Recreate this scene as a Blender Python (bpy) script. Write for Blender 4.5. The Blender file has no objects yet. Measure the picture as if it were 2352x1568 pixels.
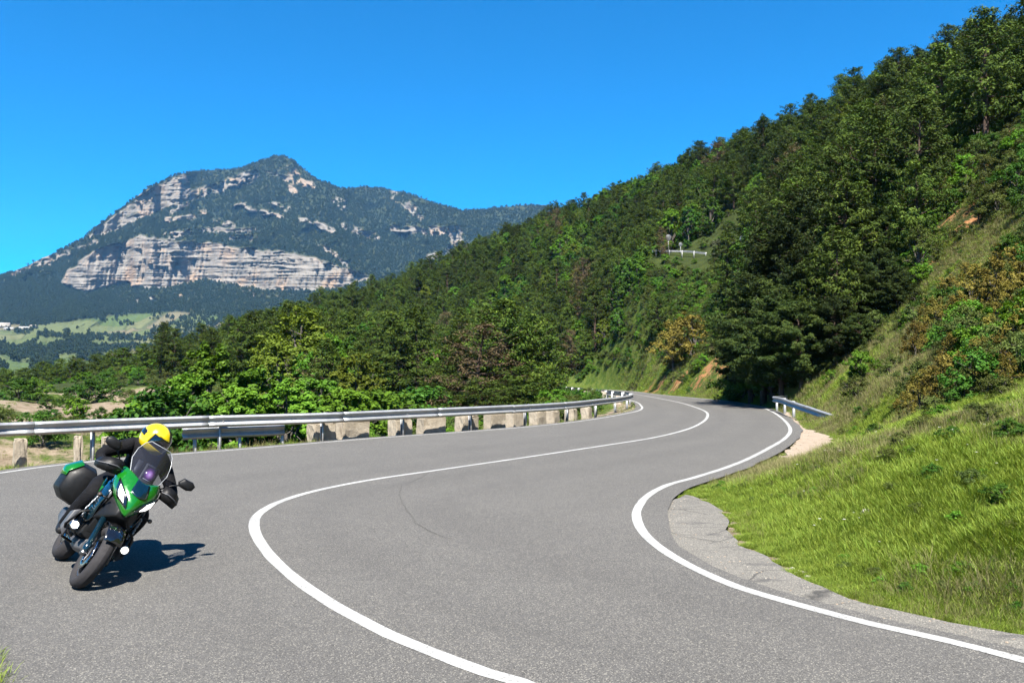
import bpy, bmesh, math, random
import numpy as np
from mathutils import Vector, Matrix, Euler
from mathutils.geometry import delaunay_2d_cdt

RAD = math.radians
PI = math.pi
scene = bpy.context.scene
COL = scene.collection
random.seed(7)
rng = np.random.default_rng(7)

# ---------------------------------------------------------------- camera
CAM_H = 1.8
FPX = 1846.0                      # focal length in pixels of a 2352 x 1568 picture
PITCH = math.atan(84.0 / FPX)
cam_data = bpy.data.cameras.new("camera")
cam_data.sensor_width = 36.0
cam_data.lens = 36.0 * FPX / 2352.0
cam_data.clip_start = 0.1
cam_data.clip_end = 20000.0
cam = bpy.data.objects.new("camera", cam_data)
COL.objects.link(cam)
cam.location = (0, 0, CAM_H)
cam.rotation_euler = (PI / 2 + PITCH, 0, 0)
scene.camera = cam

# ---------------------------------------------------------------- sky and sun
SUN_EL = RAD(55)
SHADOW = Vector((0.02, 1.0, 0)).normalized()      # shadows fall away from the camera
world = bpy.data.worlds.new("World")
scene.world = world
world.use_nodes = True
wn = world.node_tree.nodes
wl = world.node_tree.links
wn.clear()
sky = wn.new("ShaderNodeTexSky")
sky.sky_type = 'NISHITA'
sky.sun_disc = False
sky.sun_elevation = SUN_EL
sky.sun_rotation = math.atan2(-SHADOW.x, -SHADOW.y)
sky.altitude = 1400
sky.air_density = 1.0
sky.dust_density = 0.6
sky.ozone_density = 3.0
hs = wn.new("ShaderNodeHueSaturation")
hs.inputs['Saturation'].default_value = 2.1
hs.inputs['Hue'].default_value = 0.5
bg = wn.new("ShaderNodeBackground")
bg.inputs['Strength'].default_value = 0.056
wo = wn.new("ShaderNodeOutputWorld")
wl.new(sky.outputs[0], hs.inputs['Color'])
wl.new(hs.outputs[0], bg.inputs[0])
wl.new(bg.outputs[0], wo.inputs[0])

sun_data = bpy.data.lights.new("sun", 'SUN')
sun_data.energy = 5.0
sun_data.angle = RAD(0.5)
sun_data.color = (1.0, 0.95, 0.86)
sun = bpy.data.objects.new("sun", sun_data)
COL.objects.link(sun)
sdir = Vector((SHADOW.x * math.cos(SUN_EL), SHADOW.y * math.cos(SUN_EL), -math.sin(SUN_EL)))
sun.rotation_euler = sdir.to_track_quat('-Z', 'Y').to_euler()
sun.location = (0, -20, 40)

vs = scene.view_settings
vs.view_transform = 'Standard'
vs.look = 'None'
vs.exposure = 2.0
vs.gamma = 1.0
scene.render.film_transparent = False
scene.cycles.max_bounces = 6
scene.cycles.transparent_max_bounces = 12
scene.cycles.volume_bounces = 0
scene.cycles.use_denoising = True

# ---------------------------------------------------------------- helpers: places
_c, _s = math.cos(PITCH), math.sin(PITCH)
def ray(px, py):
    a = (px - 1176.0) / FPX
    b = (784.0 - py) / FPX
    return Vector((a, _c - b * _s, _s + b * _c))
def P(px, py, d, dz=0.0):
    r = ray(px, py)
    return (r.x / r.y * d, d, CAM_H + r.z / r.y * d + dz)
def G(px, py, z=0.0):
    r = ray(px, py)
    t = (z - CAM_H) / r.z
    return (r.x * t, r.y * t)
def project(V):
    V = np.asarray(V, float)
    x = V[..., 0]; y = V[..., 1]; z = V[..., 2] - CAM_H
    f = y * _c + z * _s
    u = -y * _s + z * _c
    return 1176 + FPX * x / f, 784 - FPX * u / f, f

# ---------------------------------------------------------------- helpers: noise
def _hash(ix, iy, iz, seed):
    h = (ix.astype(np.int64) * 374761393 + iy.astype(np.int64) * 668265263 + iz.astype(np.int64) * 2147483647 + seed * 144665) & 0xFFFFFFFF
    h = ((h ^ (h >> 13)) * 1274126177) & 0xFFFFFFFF
    h = ((h ^ (h >> 16)) * 2246822519) & 0xFFFFFFFF
    return ((h ^ (h >> 15)) & 0xFFFF) / 65535.0
def noise2(x, y, seed=0):
    ix = np.floor(x); iy = np.floor(y)
    fx = x - ix; fy = y - iy
    fx = fx * fx * (3 - 2 * fx); fy = fy * fy * (3 - 2 * fy)
    z = np.zeros_like(ix)
    a = _hash(ix, iy, z, seed); b = _hash(ix + 1, iy, z, seed)
    c = _hash(ix, iy + 1, z, seed); d = _hash(ix + 1, iy + 1, z, seed)
    return (a + (b - a) * fx) * (1 - fy) + (c + (d - c) * fx) * fy
def fbm(x, y, seed=0, octv=4, gain=0.5):
    x = np.asarray(x, float); y = np.asarray(y, float)
    s = 0; a = 1.0; t = 0
    for o in range(octv):
        s = s + a * (noise2(x, y, seed + o * 17) - 0.5)
        t += a
        x = x * 2.03 + 11.3; y = y * 2.03 + 5.7; a *= gain
    return s / t * 2
def sstep(a, b, x):
    t = np.clip((np.asarray(x, float) - a) / (b - a), 0, 1)
    return t * t * (3 - 2 * t)

# ---------------------------------------------------------------- helpers: meshes
def mesh_np(name, V, F, smooth=False, attrs=None):
    """V (n,3), F an int array (m,k) or a list of such arrays"""
    V = np.ascontiguousarray(V, dtype=np.float32)
    Fs = F if isinstance(F, (list, tuple)) else [F]
    Fs = [np.ascontiguousarray(f, dtype=np.int32) for f in Fs if len(f)]
    me = bpy.data.meshes.new(name)
    me.vertices.add(len(V))
    me.vertices.foreach_set('co', V.ravel())
    loops = np.concatenate([f.ravel() for f in Fs])
    starts = []; o = 0
    for f in Fs:
        starts.append(o + np.arange(len(f), dtype=np.int32) * f.shape[1])
        o += f.size
    starts = np.concatenate(starts).astype(np.int32)
    me.loops.add(len(loops))
    me.loops.foreach_set('vertex_index', loops)
    me.polygons.add(len(starts))
    me.polygons.foreach_set('loop_start', starts)
    if attrs:
        for k, v in attrs.items():
            v = np.ascontiguousarray(v, dtype=np.float32)
            a = me.attributes.new(k, 'FLOAT' if v.ndim == 1 else 'FLOAT_VECTOR', 'POINT')
            a.data.foreach_set('value' if v.ndim == 1 else 'vector', v.ravel())
    me.update(calc_edges=True)
    if smooth:
        me.polygons.foreach_set('use_smooth', np.ones(len(me.polygons), dtype=bool))
    return me

def obj(name, me, mat=None, parent=None, loc=None, rot=None, scale=None):
    o = bpy.data.objects.new(name, me)
    COL.objects.link(o)
    if mat is not None and me is not None and len(me.materials) == 0:
        me.materials.append(mat)
    if parent is not None:
        o.parent = parent
    if loc is not None: o.location = loc
    if rot is not None: o.rotation_euler = rot
    if scale is not None: o.scale = scale
    return o
def empty(name, loc=(0, 0, 0), rz=0.0):
    o = bpy.data.objects.new(name, None)
    COL.objects.link(o)
    o.location = loc
    o.rotation_euler = (0, 0, rz)
    o.empty_display_size = 0.3
    return o
def tag(o, label=None, cat=None, group=None, kind=None):
    if label: o['label'] = label
    if cat: o['category'] = cat
    if group: o['group'] = group
    if kind: o['kind'] = kind
    return o

class MB:
    """collects shapes into one mesh"""
    def __init__(self):
        self.v = []; self.f = {}
        self.n = 0
    def add(self, V, F):
        V = np.asarray(V, float).reshape(-1, 3)
        for f in F:
            self.f.setdefault(len(f), []).append([i + self.n for i in f])
        self.v.append(V); self.n += len(V)
        return self
    def addq(self, V, F):
        V = np.asarray(V, float).reshape(-1, 3)
        F = np.asarray(F) + self.n
        self.f.setdefault(F.shape[1], []).extend(F.tolist())
        self.v.append(V); self.n += len(V)
        return self
    def box(self, c, s, rot=None):
        x, y, z = s[0] / 2, s[1] / 2, s[2] / 2
        V = np.array([(-x,-y,-z),(x,-y,-z),(x,y,-z),(-x,y,-z),(-x,-y,z),(x,-y,z),(x,y,z),(-x,y,z)])
        if rot is not None:
            M = np.array(Euler(rot).to_matrix()); V = V @ M.T
        return self.add(V + np.array(c), [(0,3,2,1),(4,5,6,7),(0,1,5,4),(1,2,6,5),(2,3,7,6),(3,0,4,7)])
    def tube(self, path, radii, sides=8, cap=True):
        path = [Vector(p) for p in path]
        n = len(path)
        if not hasattr(radii, '__len__'): radii = [radii] * n
        up = Vector((0, 0, 1)); V = []
        for i, p in enumerate(path):
            t = (path[min(i + 1, n - 1)] - path[max(i - 1, 0)]).normalized()
            a = t.cross(up)
            if a.length < 1e-3: a = t.cross(Vector((1, 0, 0)))
            a.normalize(); b = t.cross(a)
            for k in range(sides):
                w = 2 * PI * k / sides
                V.append(p + (a * math.cos(w) + b * math.sin(w)) * radii[i])
        F = []
        for i in range(n - 1):
            for k in range(sides):
                k2 = (k + 1) % sides
                F.append((i*sides+k, i*sides+k2, (i+1)*sides+k2, (i+1)*sides+k))
        if cap:
            F.append(tuple(range(sides))[::-1]); F.append(tuple((n-1)*sides+k for k in range(sides)))
        return self.add([tuple(v) for v in V], F)
    def grid(self, rows, close=False):
        m = len(rows); k = len(rows[0])
        V = np.array(rows, float).reshape(-1, 3); F = []
        for i in range(m - 1):
            for j in range(k if close else k - 1):
                j2 = (j + 1) % k
                F.append((i*k+j, i*k+j2, (i+1)*k+j2, (i+1)*k+j))
        return self.add(V, F)
    def loft(self, rows):
        """closed cross-sections with end caps"""
        self.grid(rows, close=True)
        m = len(rows); k = len(rows[0]); b = self.n - m * k
        self.f.setdefault(k, []).append([b + j for j in range(k)][::-1])
        self.f.setdefault(k, []).append([b + (m-1)*k + j for j in range(k)])
        return self
    def lathe(self, prof, axis='y', seg=32, c=(0, 0, 0), closed=False):
        """prof: (along axis, radius)"""
        rows = []
        for i in range(seg):
            w = 2 * PI * i / seg; cw, sw = math.cos(w), math.sin(w)
            r = []
            for a, rad in prof:
                if axis == 'y': p = (rad * cw, a, rad * sw)
                elif axis == 'x': p = (a, rad * cw, rad * sw)
                else: p = (rad * cw, rad * sw, a)
                r.append((p[0]+c[0], p[1]+c[1], p[2]+c[2]))
            rows.append(r)
        rows.append(rows[0])
        if closed:
            rows = [r + [r[0]] for r in rows]
        return self.grid(rows)
    def mesh(self, name, smooth=False):
        V = np.concatenate(self.v) if self.v else np.zeros((0, 3))
        return mesh_np(name, V, [np.array(f) for f in self.f.values()], smooth)
    def build(self, name, mat, parent=None, smooth=False, bevel=0.0, subsurf=0, solid=0.0, weld=False):
        me = self.mesh(name, smooth)
        if weld:
            bm = bmesh.new(); bm.from_mesh(me); bmesh.ops.remove_doubles(bm, verts=bm.verts, dist=1e-5)
            bmesh.ops.recalc_face_normals(bm, faces=bm.faces); bm.to_mesh(me); bm.free()
            if smooth: me.polygons.foreach_set('use_smooth', np.ones(len(me.polygons), dtype=bool))
        o = obj(name, me, mat, parent)
        if bevel:
            m = o.modifiers.new('bevel', 'BEVEL'); m.width = bevel; m.segments = 2; m.limit_method = 'ANGLE'
        if subsurf:
            m = o.modifiers.new('sub', 'SUBSURF'); m.levels = subsurf; m.render_levels = subsurf
        if solid:
            m = o.modifiers.new('solid', 'SOLIDIFY'); m.thickness = solid; m.offset = 0
        return o

def catmull(pts, step=0.25):
    pts = [np.array(p, float) for p in pts]
    pts = [2 * pts[0] - pts[1]] + pts + [2 * pts[-1] - pts[-2]]
    out = []
    for i in range(1, len(pts) - 2):
        p0, p1, p2, p3 = pts[i-1:i+3]
        # centripetal
        t0 = 0; t1 = t0 + max(np.linalg.norm(p1-p0), 1e-6) ** .5
        t2 = t1 + max(np.linalg.norm(p2-p1), 1e-6) ** .5; t3 = t2 + max(np.linalg.norm(p3-p2), 1e-6) ** .5
        n = max(2, int(np.linalg.norm(p2 - p1) / step * 2))
        for t in np.linspace(t1, t2, n, endpoint=False):
            a1 = (t1-t)/(t1-t0)*p0 + (t-t0)/(t1-t0)*p1; a2 = (t2-t)/(t2-t1)*p1 + (t-t1)/(t2-t1)*p2
            a3 = (t3-t)/(t3-t2)*p2 + (t-t2)/(t3-t2)*p3
            b1 = (t2-t)/(t2-t0)*a1 + (t-t0)/(t2-t0)*a2; b2 = (t3-t)/(t3-t1)*a2 + (t-t1)/(t3-t1)*a3
            out.append((t2-t)/(t2-t1)*b1 + (t-t1)/(t2-t1)*b2)
    out.append(pts[-2])
    return resample(np.array(out), step)
def resample(A, step):
    s = np.r_[0, np.cumsum(np.linalg.norm(np.diff(A, axis=0), axis=1))]
    n = max(2, int(s[-1] / step) + 1)
    q = np.linspace(0, s[-1], n)
    return np.stack([np.interp(q, s, A[:, k]) for k in range(A.shape[1])], 1)
def arclen(A):
    return np.r_[0, np.cumsum(np.linalg.norm(np.diff(A, axis=0), axis=1))]
def offset(A, d):
    T = np.gradient(A[:, :2], axis=0); T /= np.linalg.norm(T, axis=1)[:, None] + 1e-9
    N = np.stack([-T[:, 1], T[:, 0]], 1)       # left of travel
    d = np.asarray(d)
    return A[:, :2] + N * (d[:, None] if d.ndim else d)

# ---------------------------------------------------------------- helpers: materials
def NT(name):
    m = bpy.data.materials.new(name); m.use_nodes = True
    nt = m.node_tree; nt.nodes.clear()
    return m, nt
ALB = 0.5        # surface colours below are written on a brighter scale; this brings them to real albedo
class N:
    """small node-tree writer"""
    def __init__(self, nt): self.nt = nt
    def new(self, t, **kw):
        n = self.nt.nodes.new(t)
        for k, v in kw.items(): setattr(n, k, v)
        return n
    def put(self, sock, v):
        if v is None: return
        if isinstance(v, bpy.types.NodeSocket): self.nt.links.new(v, sock)
        else: sock.default_value = v
    def noise(self, vec, scale, detail=3, rough=0.55, dist=0.0):
        n = self.new('ShaderNodeTexNoise'); self.put(n.inputs['Vector'], vec)
        n.inputs['Scale'].default_value = scale; n.inputs['Detail'].default_value = detail
        n.inputs['Roughness'].default_value = rough; n.inputs['Distortion'].default_value = dist
        return n.outputs['Fac']
    def voro(self, vec, scale, feature='F1', out='Distance', rand=1.0):
        n = self.new('ShaderNodeTexVoronoi', feature=feature); self.put(n.inputs['Vector'], vec)
        n.inputs['Scale'].default_value = scale; n.inputs['Randomness'].default_value = rand
        return n.outputs[out]
    def ramp(self, fac, stops, interp='LINEAR'):
        n = self.new('ShaderNodeValToRGB'); self.put(n.inputs[0], fac)
        cr = n.color_ramp; cr.interpolation = interp
        while len(cr.elements) > 1: cr.elements.remove(cr.elements[-1])
        for i, (p, c) in enumerate(stops):
            e = cr.elements[0] if i == 0 else cr.elements.new(p)
            e.position = p
            e.color = (c, c, c, 1) if not hasattr(c, '__len__') else (c[0], c[1], c[2], 1)
        return n.outputs[0]
    def mix(self, fac, a, b, mode='MIX'):
        n = self.new('ShaderNodeMix', data_type='RGBA', blend_type=mode)
        self.put(n.inputs[0], fac)
        for s, v in ((n.inputs[6], a), (n.inputs[7], b)):
            if not isinstance(v, bpy.types.NodeSocket): v = (v[0], v[1], v[2], 1) if hasattr(v, '__len__') else (v, v, v, 1)
            self.put(s, v)
        return n.outputs[2]
    def math(self, op, a, b=None, clamp=False):
        n = self.new('ShaderNodeMath', operation=op, use_clamp=clamp)
        self.put(n.inputs[0], a); self.put(n.inputs[1], b)
        return n.outputs[0]
    def attr(self, name):
        n = self.new('ShaderNodeAttribute', attribute_name=name)
        return n
    def bump(self, h, strength=0.3, dist=0.02, normal=None):
        n = self.new('ShaderNodeBump'); n.inputs['Strength'].default_value = strength; n.inputs['Distance'].default_value = dist
        self.put(n.inputs['Height'], h); self.put(n.inputs['Normal'], normal)
        return n.outputs[0]
    def bsdf(self, color, rough=0.6, metal=0.0, normal=None, spec=0.4, alb=None, **kw):
        n = self.new('ShaderNodeBsdfPrincipled')
        k = ALB if alb is None else alb
        c = self.mix(1.0, color, (k, k, k), 'MULTIPLY') if isinstance(color, bpy.types.NodeSocket) else (color[0]*k, color[1]*k, color[2]*k, 1)
        self.put(n.inputs['Base Color'], c); self.put(n.inputs['Roughness'], rough); self.put(n.inputs['Metallic'], metal)
        n.inputs['Specular IOR Level'].default_value = spec
        self.put(n.inputs['Normal'], normal)
        for k, v in kw.items(): self.put(n.inputs[k.replace('_', ' ')], v)
        return n.outputs[0]
    def out(self, sh, disp=None):
        o = self.new('ShaderNodeOutputMaterial'); self.put(o.inputs['Surface'], sh)
    def pos(self):
        return self.new('ShaderNodeNewGeometry').outputs['Position']
    def objco(self):
        return self.new('ShaderNodeTexCoord').outputs['Object']
    def rand(self):
        return self.new('ShaderNodeObjectInfo').outputs['Random']

def simple(name, color, rough=0.5, metal=0.0, spec=0.4, var=0.12, scale=6.0, bump=0.0, coat=0.0):
    m, nt = NT(name); n = N(nt)
    co = n.objco()
    f = n.noise(co, scale, 4)
    c = n.mix(n.ramp(f, [(0.3, 1 - var), (0.7, 1 + var)]), (0, 0, 0), color, 'MIX') if False else \
        n.mix(1.0, color, n.ramp(f, [(0.3, 1 - var), (0.7, 1.0)]), 'MULTIPLY')
    r = n.ramp(n.noise(co, scale * 2.3, 3), [(0.3, max(0.02, rough - 0.08)), (0.7, min(1, rough + 0.08))])
    nm = n.bump(n.noise(co, scale * 8, 4), bump, 0.01) if bump else None
    sh = n.bsdf(c, r, metal, nm, spec)
    if coat: sh.node.inputs['Coat Weight'].default_value = coat; sh.node.inputs['Coat Roughness'].default_value = 0.05
    n.out(sh)
    return m
def emit(name, color, strength):
    m, nt = NT(name); n = N(nt)
    e = n.new('ShaderNodeEmission'); e.inputs[0].default_value = (*color, 1); e.inputs[1].default_value = strength
    n.out(e.outputs[0]); return m

# instances of a few meshes on a cloud of points (only for what nobody could count)
def scatter(name, pts, rot, scl, idx, protos):
    col = bpy.data.collections.new(name + "_kinds")
    for i, me in enumerate(protos):
        o = bpy.data.objects.new("%s_kind_%02d" % (name, i), me); col.objects.link(o)
    pts = np.asarray(pts, np.float32)
    me = bpy.data.meshes.new(name)
    me.vertices.add(len(pts)); me.vertices.foreach_set('co', pts.ravel())
    a = me.attributes.new('rot', 'FLOAT_VECTOR', 'POINT'); a.data.foreach_set('vector', np.asarray(rot, np.float32).ravel())
    a = me.attributes.new('scl', 'FLOAT_VECTOR', 'POINT'); a.data.foreach_set('vector', np.asarray(scl, np.float32).ravel())
    a = me.attributes.new('idx', 'INT', 'POINT'); a.data.foreach_set('value', np.asarray(idx, np.int32))
    o = bpy.data.objects.new(name, me); COL.objects.link(o)
    ng = bpy.data.node_groups.new(name + "_nodes", 'GeometryNodeTree')
    ng.interface.new_socket('Geometry', in_out='INPUT', socket_type='NodeSocketGeometry')
    ng.interface.new_socket('Geometry', in_out='OUTPUT', socket_type='NodeSocketGeometry')
    nn = ng.nodes
    gi = nn.new('NodeGroupInput'); go = nn.new('NodeGroupOutput')
    ci = nn.new('GeometryNodeCollectionInfo'); ci.inputs['Collection'].default_value = col
    ci.inputs['Separate Children'].default_value = True; ci.inputs['Reset Children'].default_value = True
    ip = nn.new('GeometryNodeInstanceOnPoints'); ip.inputs['Pick Instance'].default_value = True
    def named(nm, t):
        k = nn.new('GeometryNodeInputNamedAttribute'); k.data_type = t; k.inputs['Name'].default_value = nm
        return [s for s in k.outputs if s.enabled and s.name == 'Attribute'][0]
    e2r = nn.new('FunctionNodeEulerToRotation')
    L = ng.links.new
    L(gi.outputs[0], ip.inputs['Points']); L(ci.outputs[0], ip.inputs['Instance'])
    L(named('rot', 'FLOAT_VECTOR'), e2r.inputs[0]); L(e2r.outputs[0], ip.inputs['Rotation'])
    L(named('scl', 'FLOAT_VECTOR'), ip.inputs['Scale']); L(named('idx', 'INT'), ip.inputs['Instance Index'])
    L(ip.outputs[0], go.inputs[0])
    md = o.modifiers.new('scatter', 'NODES'); md.node_group = ng
    return o
# ================================================================ materials
def mat_asphalt(name, base, dark, light, patchy=0.12, cracks=False):
    m, nt = NT(name); n = N(nt)
    p = n.pos()
    grain = n.noise(p, 95, 2, 0.7)
    stone = n.voro(p, 130, 'F1', 'Color')
    sep = n.new('ShaderNodeSeparateColor'); n.put(sep.inputs[0], stone)
    c = n.ramp(grain, [(0.30, dark), (0.52, base), (0.74, light)])
    c = n.mix(n.math('MULTIPLY', n.math('GREATER_THAN', sep.outputs[0], 0.86), 0.6), c, (min(1, light[0]*1.9), min(1, light[1]*1.85), min(1, light[2]*1.7)))
    c = n.mix(n.math('MULTIPLY', n.math('LESS_THAN', sep.outputs[1], 0.16), 0.6), c, (dark[0]*.45, dark[1]*.45, dark[2]*.45))
    trk = n.attr('track').outputs['Fac']
    trn = n.math('MULTIPLY', trk, n.ramp(n.noise(p, 1.1, 4, 0.6), [(0.25, 0.25), (0.7, 1.0)]))
    c = n.mix(n.math('MULTIPLY', trn, 0.22), c, (dark[0]*.8, dark[1]*.8, dark[2]*.82))
    big = n.noise(p, 0.55, 4, 0.6)
    c = n.mix(1.0, c, n.ramp(big, [(0.3, 1 - patchy), (0.7, 1.0)]), 'MULTIPLY')
    stain_ = n.ramp(n.noise(p, 0.9, 6, 0.72, 0.6), [(0.60, 0), (0.74, 1)])
    c = n.mix(n.math('MULTIPLY', stain_, 0.22), c, (dark[0]*.7, dark[1]*.7, dark[2]*.7))
    mid = n.noise(p, 4.0, 5, 0.65)
    c = n.mix(1.0, c, n.ramp(mid, [(0.3, 0.90), (0.65, 1.0)]), 'MULTIPLY')
    if cracks:
        warp = n.new('ShaderNodeMixRGB'); warp.inputs[0].default_value = 0.12
        nv = n.new('ShaderNodeTexNoise'); n.put(nv.inputs['Vector'], p); nv.inputs['Scale'].default_value = 2.2; nv.inputs['Detail'].default_value = 5
        n.put(warp.inputs[1], p); n.put(warp.inputs[2], nv.outputs['Color'])
        sc = n.new('ShaderNodeMapping'); n.put(sc.inputs[0], warp.outputs[0]); sc.inputs['Scale'].default_value = (0.9, 2.0, 1); sc.inputs['Rotation'].default_value = (0, 0, 0.7)
        d = n.voro(sc.outputs[0], 1.1, 'DISTANCE_TO_EDGE')
        gate = n.math('GREATER_THAN', n.noise(p, 0.9, 3), 0.50)
        k = n.math('MULTIPLY', n.ramp(d, [(0.0, 1), (0.016, 0)]), gate)
        c = n.mix(n.math('MULTIPLY', k, 0.8), c, (0.035, 0.034, 0.033))
        tar = n.ramp(n.noise(sc.outputs[0], 1.3, 6, 0.7), [(0.56, 0), (0.66, 1)])
        c = n.mix(n.math('MULTIPLY', tar, 0.62), c, (0.06, 0.06, 0.064))
    nm = n.bump(n.math('ADD', grain, n.math('MULTIPLY', sep.outputs[0], 0.5)), 0.55, 0.006)
    n.out(n.bsdf(c, 0.85, 0, nm, 0.25))
    return m
M = {}
M['asphalt'] = mat_asphalt('asphalt', (0.150, 0.144, 0.136), (0.088, 0.084, 0.080), (0.245, 0.236, 0.222))
M['apron'] = mat_asphalt('old_pale_asphalt', (0.235, 0.222, 0.20), (0.165, 0.154, 0.138), (0.31, 0.295, 0.265), 0.12, True)

def mat_paint():
    m, nt = NT('road_paint'); n = N(nt); p = n.pos()
    wear = n.ramp(n.noise(p, 42, 5, 0.75), [(0.33, 0.0), (0.50, 1.0)])
    dirt = n.ramp(n.noise(p, 1.4, 4), [(0.3, 0.72), (0.65, 1.0)])
    c = n.mix(wear, (0.20, 0.195, 0.185), (0.58, 0.58, 0.565))
    c = n.mix(1.0, c, dirt, 'MULTIPLY')
    n.out(n.bsdf(c, 0.7, 0, n.bump(n.noise(p, 95, 2, 0.7), 0.3, 0.004), 0.3)); return m
M['paint'] = mat_paint()

def mat_concrete(name, a, b, stain_tint=(0.2, 0.17, 0.13)):
    m, nt = NT(name); n = N(nt); p = n.pos()
    f = n.noise(p, 5.5, 6, 0.65)
    c = n.ramp(f, [(0.28, a), (0.72, b)])
    pit = n.voro(p, 26, 'F1', 'Distance')
    c = n.mix(n.math('MULTIPLY', n.ramp(n.noise(p, 2.1, 5, 0.7), [(0.5, 0), (0.72, 1)]), 0.55), c, stain_tint)
    c = n.mix(n.ramp(pit, [(0.05, 0.5), (0.2, 0.0)]), c, (a[0]*.55, a[1]*.55, a[2]*.55))
    nm = n.bump(n.math('ADD', f, n.noise(p, 30, 4, 0.7)), 0.6, 0.03)
    n.out(n.bsdf(c, 0.9, 0, nm, 0.2)); return m
M['block'] = mat_concrete('block_concrete', (0.40, 0.335, 0.255), (0.60, 0.525, 0.42))
M['ditch'] = mat_concrete('ditch_concrete', (0.36, 0.28, 0.205), (0.50, 0.41, 0.32), (0.26, 0.2, 0.15))
M['rock'] = mat_concrete('pale_stone', (0.38, 0.33, 0.27), (0.62, 0.58, 0.5))

def mat_zinc():
    m, nt = NT('galvanised_steel'); n = N(nt); p = n.pos()
    f = n.noise(p, 3.2, 5, 0.6); g = n.voro(p, 60, 'F1', 'Color')
    c = n.ramp(f, [(0.3, (0.50, 0.51, 0.53)), (0.7, (0.66, 0.67, 0.68))])
    c = n.mix(0.10, c, g)
    drip = n.new('ShaderNodeMapping'); n.put(drip.inputs[0], p); drip.inputs['Scale'].default_value = (6, 6, 0.6)
    c = n.mix(n.ramp(n.noise(drip.outputs[0], 2.0, 4), [(0.58, 0.0), (0.75, 0.4)]), c, (0.30, 0.29, 0.28))
    r = n.ramp(n.noise(p, 7, 4), [(0.3, 0.42), (0.7, 0.62)])
    n.out(n.bsdf(c, r, 0.55, None, 0.5)); return m
M['zinc'] = mat_zinc()
M['rust'] = simple('rusty_steel', (0.22, 0.09, 0.04), 0.8, 0.2, 0.3, 0.4, 9, 0.3)

def mat_ground():
    m, nt = NT('hillside_ground'); n = N(nt); p = n.pos()
    soil = n.attr('soil').outputs['Fac']; tan = n.attr('tan').outputs['Fac']; wood = n.attr('wood').outputs['Fac']
    f = n.noise(p, 0.9, 7, 0.65); g = n.noise(p, 9, 5, 0.7)
    mixf = n.math('ADD', n.math('MULTIPLY', f, 0.6), n.math('MULTIPLY', g, 0.4))
    green = n.ramp(mixf, [(0.33, (0.030, 0.055, 0.010)), (0.48, (0.075, 0.125, 0.018)), (0.6, (0.14, 0.175, 0.035)), (0.72, (0.22, 0.20, 0.085))])
    forest = n.ramp(mixf, [(0.35, (0.020, 0.030, 0.008)), (0.6, (0.055, 0.075, 0.018)), (0.75, (0.10, 0.09, 0.04))])
    dirt = n.ramp(mixf, [(0.32, (0.16, 0.115, 0.075)), (0.5, (0.30, 0.235, 0.165)), (0.68, (0.45, 0.37, 0.28))])
    orange = n.ramp(mixf, [(0.32, (0.20, 0.085, 0.035)), (0.5, (0.42, 0.20, 0.085)), (0.68, (0.58, 0.36, 0.19))])
    c = n.mix(wood, green, forest)
    tn = n.math('ADD', tan, n.math('MULTIPLY', n.math('SUBTRACT', n.noise(p, 0.45, 6, 0.7), 0.5), 1.3))
    c = n.mix(n.ramp(tn, [(0.42, 0), (0.58, 1)]), c, dirt)
    so = n.math('ADD', n.math('MULTIPLY', soil, 0.62), n.math('MULTIPLY', n.math('SUBTRACT', n.noise(p, 1.6, 7, 0.75), 0.5), 2.4))
    c = n.mix(n.ramp(so, [(0.45, 0), (0.6, 1)]), c, orange)
    nm = n.bump(n.math('ADD', g, f), 0.8, 0.12)
    n.out(n.bsdf(c, 0.95, 0, nm, 0.1)); return m
M['ground'] = mat_ground()

def mat_leaf(name, c0, c1, c2, hue=0.03, trans=0.25, rough=0.5):
    """c0 dark .. c2 light: leaf to leaf and tree to tree difference"""
    m, nt = NT(name); n = N(nt)
    v = n.attr('var').outputs['Fac']
    r = n.rand()
    f = n.math('ADD', n.math('MULTIPLY', v, 0.75), n.math('MULTIPLY', r, 0.25))
    c = n.ramp(f, [(0.05, c0), (0.5, c1), (0.95, c2)])
    h = n.new('ShaderNodeHueSaturation'); n.put(h.inputs['Color'], c)
    n.put(h.inputs['Hue'], n.math('ADD', 0.5 - hue / 2, n.math('MULTIPLY', r, hue)))
    n.put(h.inputs['Value'], n.math('ADD', 0.80, n.math('MULTIPLY', n.math('FRACT', n.math('MULTIPLY', r, 7.31)), 0.42)))
    b = n.bsdf(h.outputs[0], min(1, rough+.12), 0, None, 0.1)
    t = n.new('ShaderNodeBsdfTranslucent'); n.put(t.inputs[0], n.mix(1.0, h.outputs[0], (1.0*ALB, 1.0*ALB, 0.45*ALB), 'MULTIPLY'))
    mx = n.new('ShaderNodeMixShader'); mx.inputs[0].default_value = trans
    n.put(mx.inputs[1], b); n.put(mx.inputs[2], t.outputs[0])
    n.out(mx.outputs[0]); return m
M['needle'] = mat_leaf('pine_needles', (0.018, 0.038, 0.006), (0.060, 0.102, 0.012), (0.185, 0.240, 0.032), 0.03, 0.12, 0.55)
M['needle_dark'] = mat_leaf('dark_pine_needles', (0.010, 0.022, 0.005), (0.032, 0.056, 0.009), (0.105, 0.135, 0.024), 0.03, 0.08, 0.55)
M['needle_brown'] = mat_leaf('dry_pine_needles', (0.08, 0.065, 0.030), (0.155, 0.120, 0.055), (0.25, 0.19, 0.105), 0.03, 0.12, 0.6)
M['leaf'] = mat_leaf('broad_leaves', (0.050, 0.120, 0.012), (0.125, 0.275, 0.020), (0.27, 0.47, 0.055), 0.03, 0.30, 0.45)
M['leaf_dark'] = mat_leaf('dark_leaves', (0.026, 0.076, 0.010), (0.070, 0.165, 0.018), (0.165, 0.30, 0.045), 0.04, 0.25, 0.5)
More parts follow.
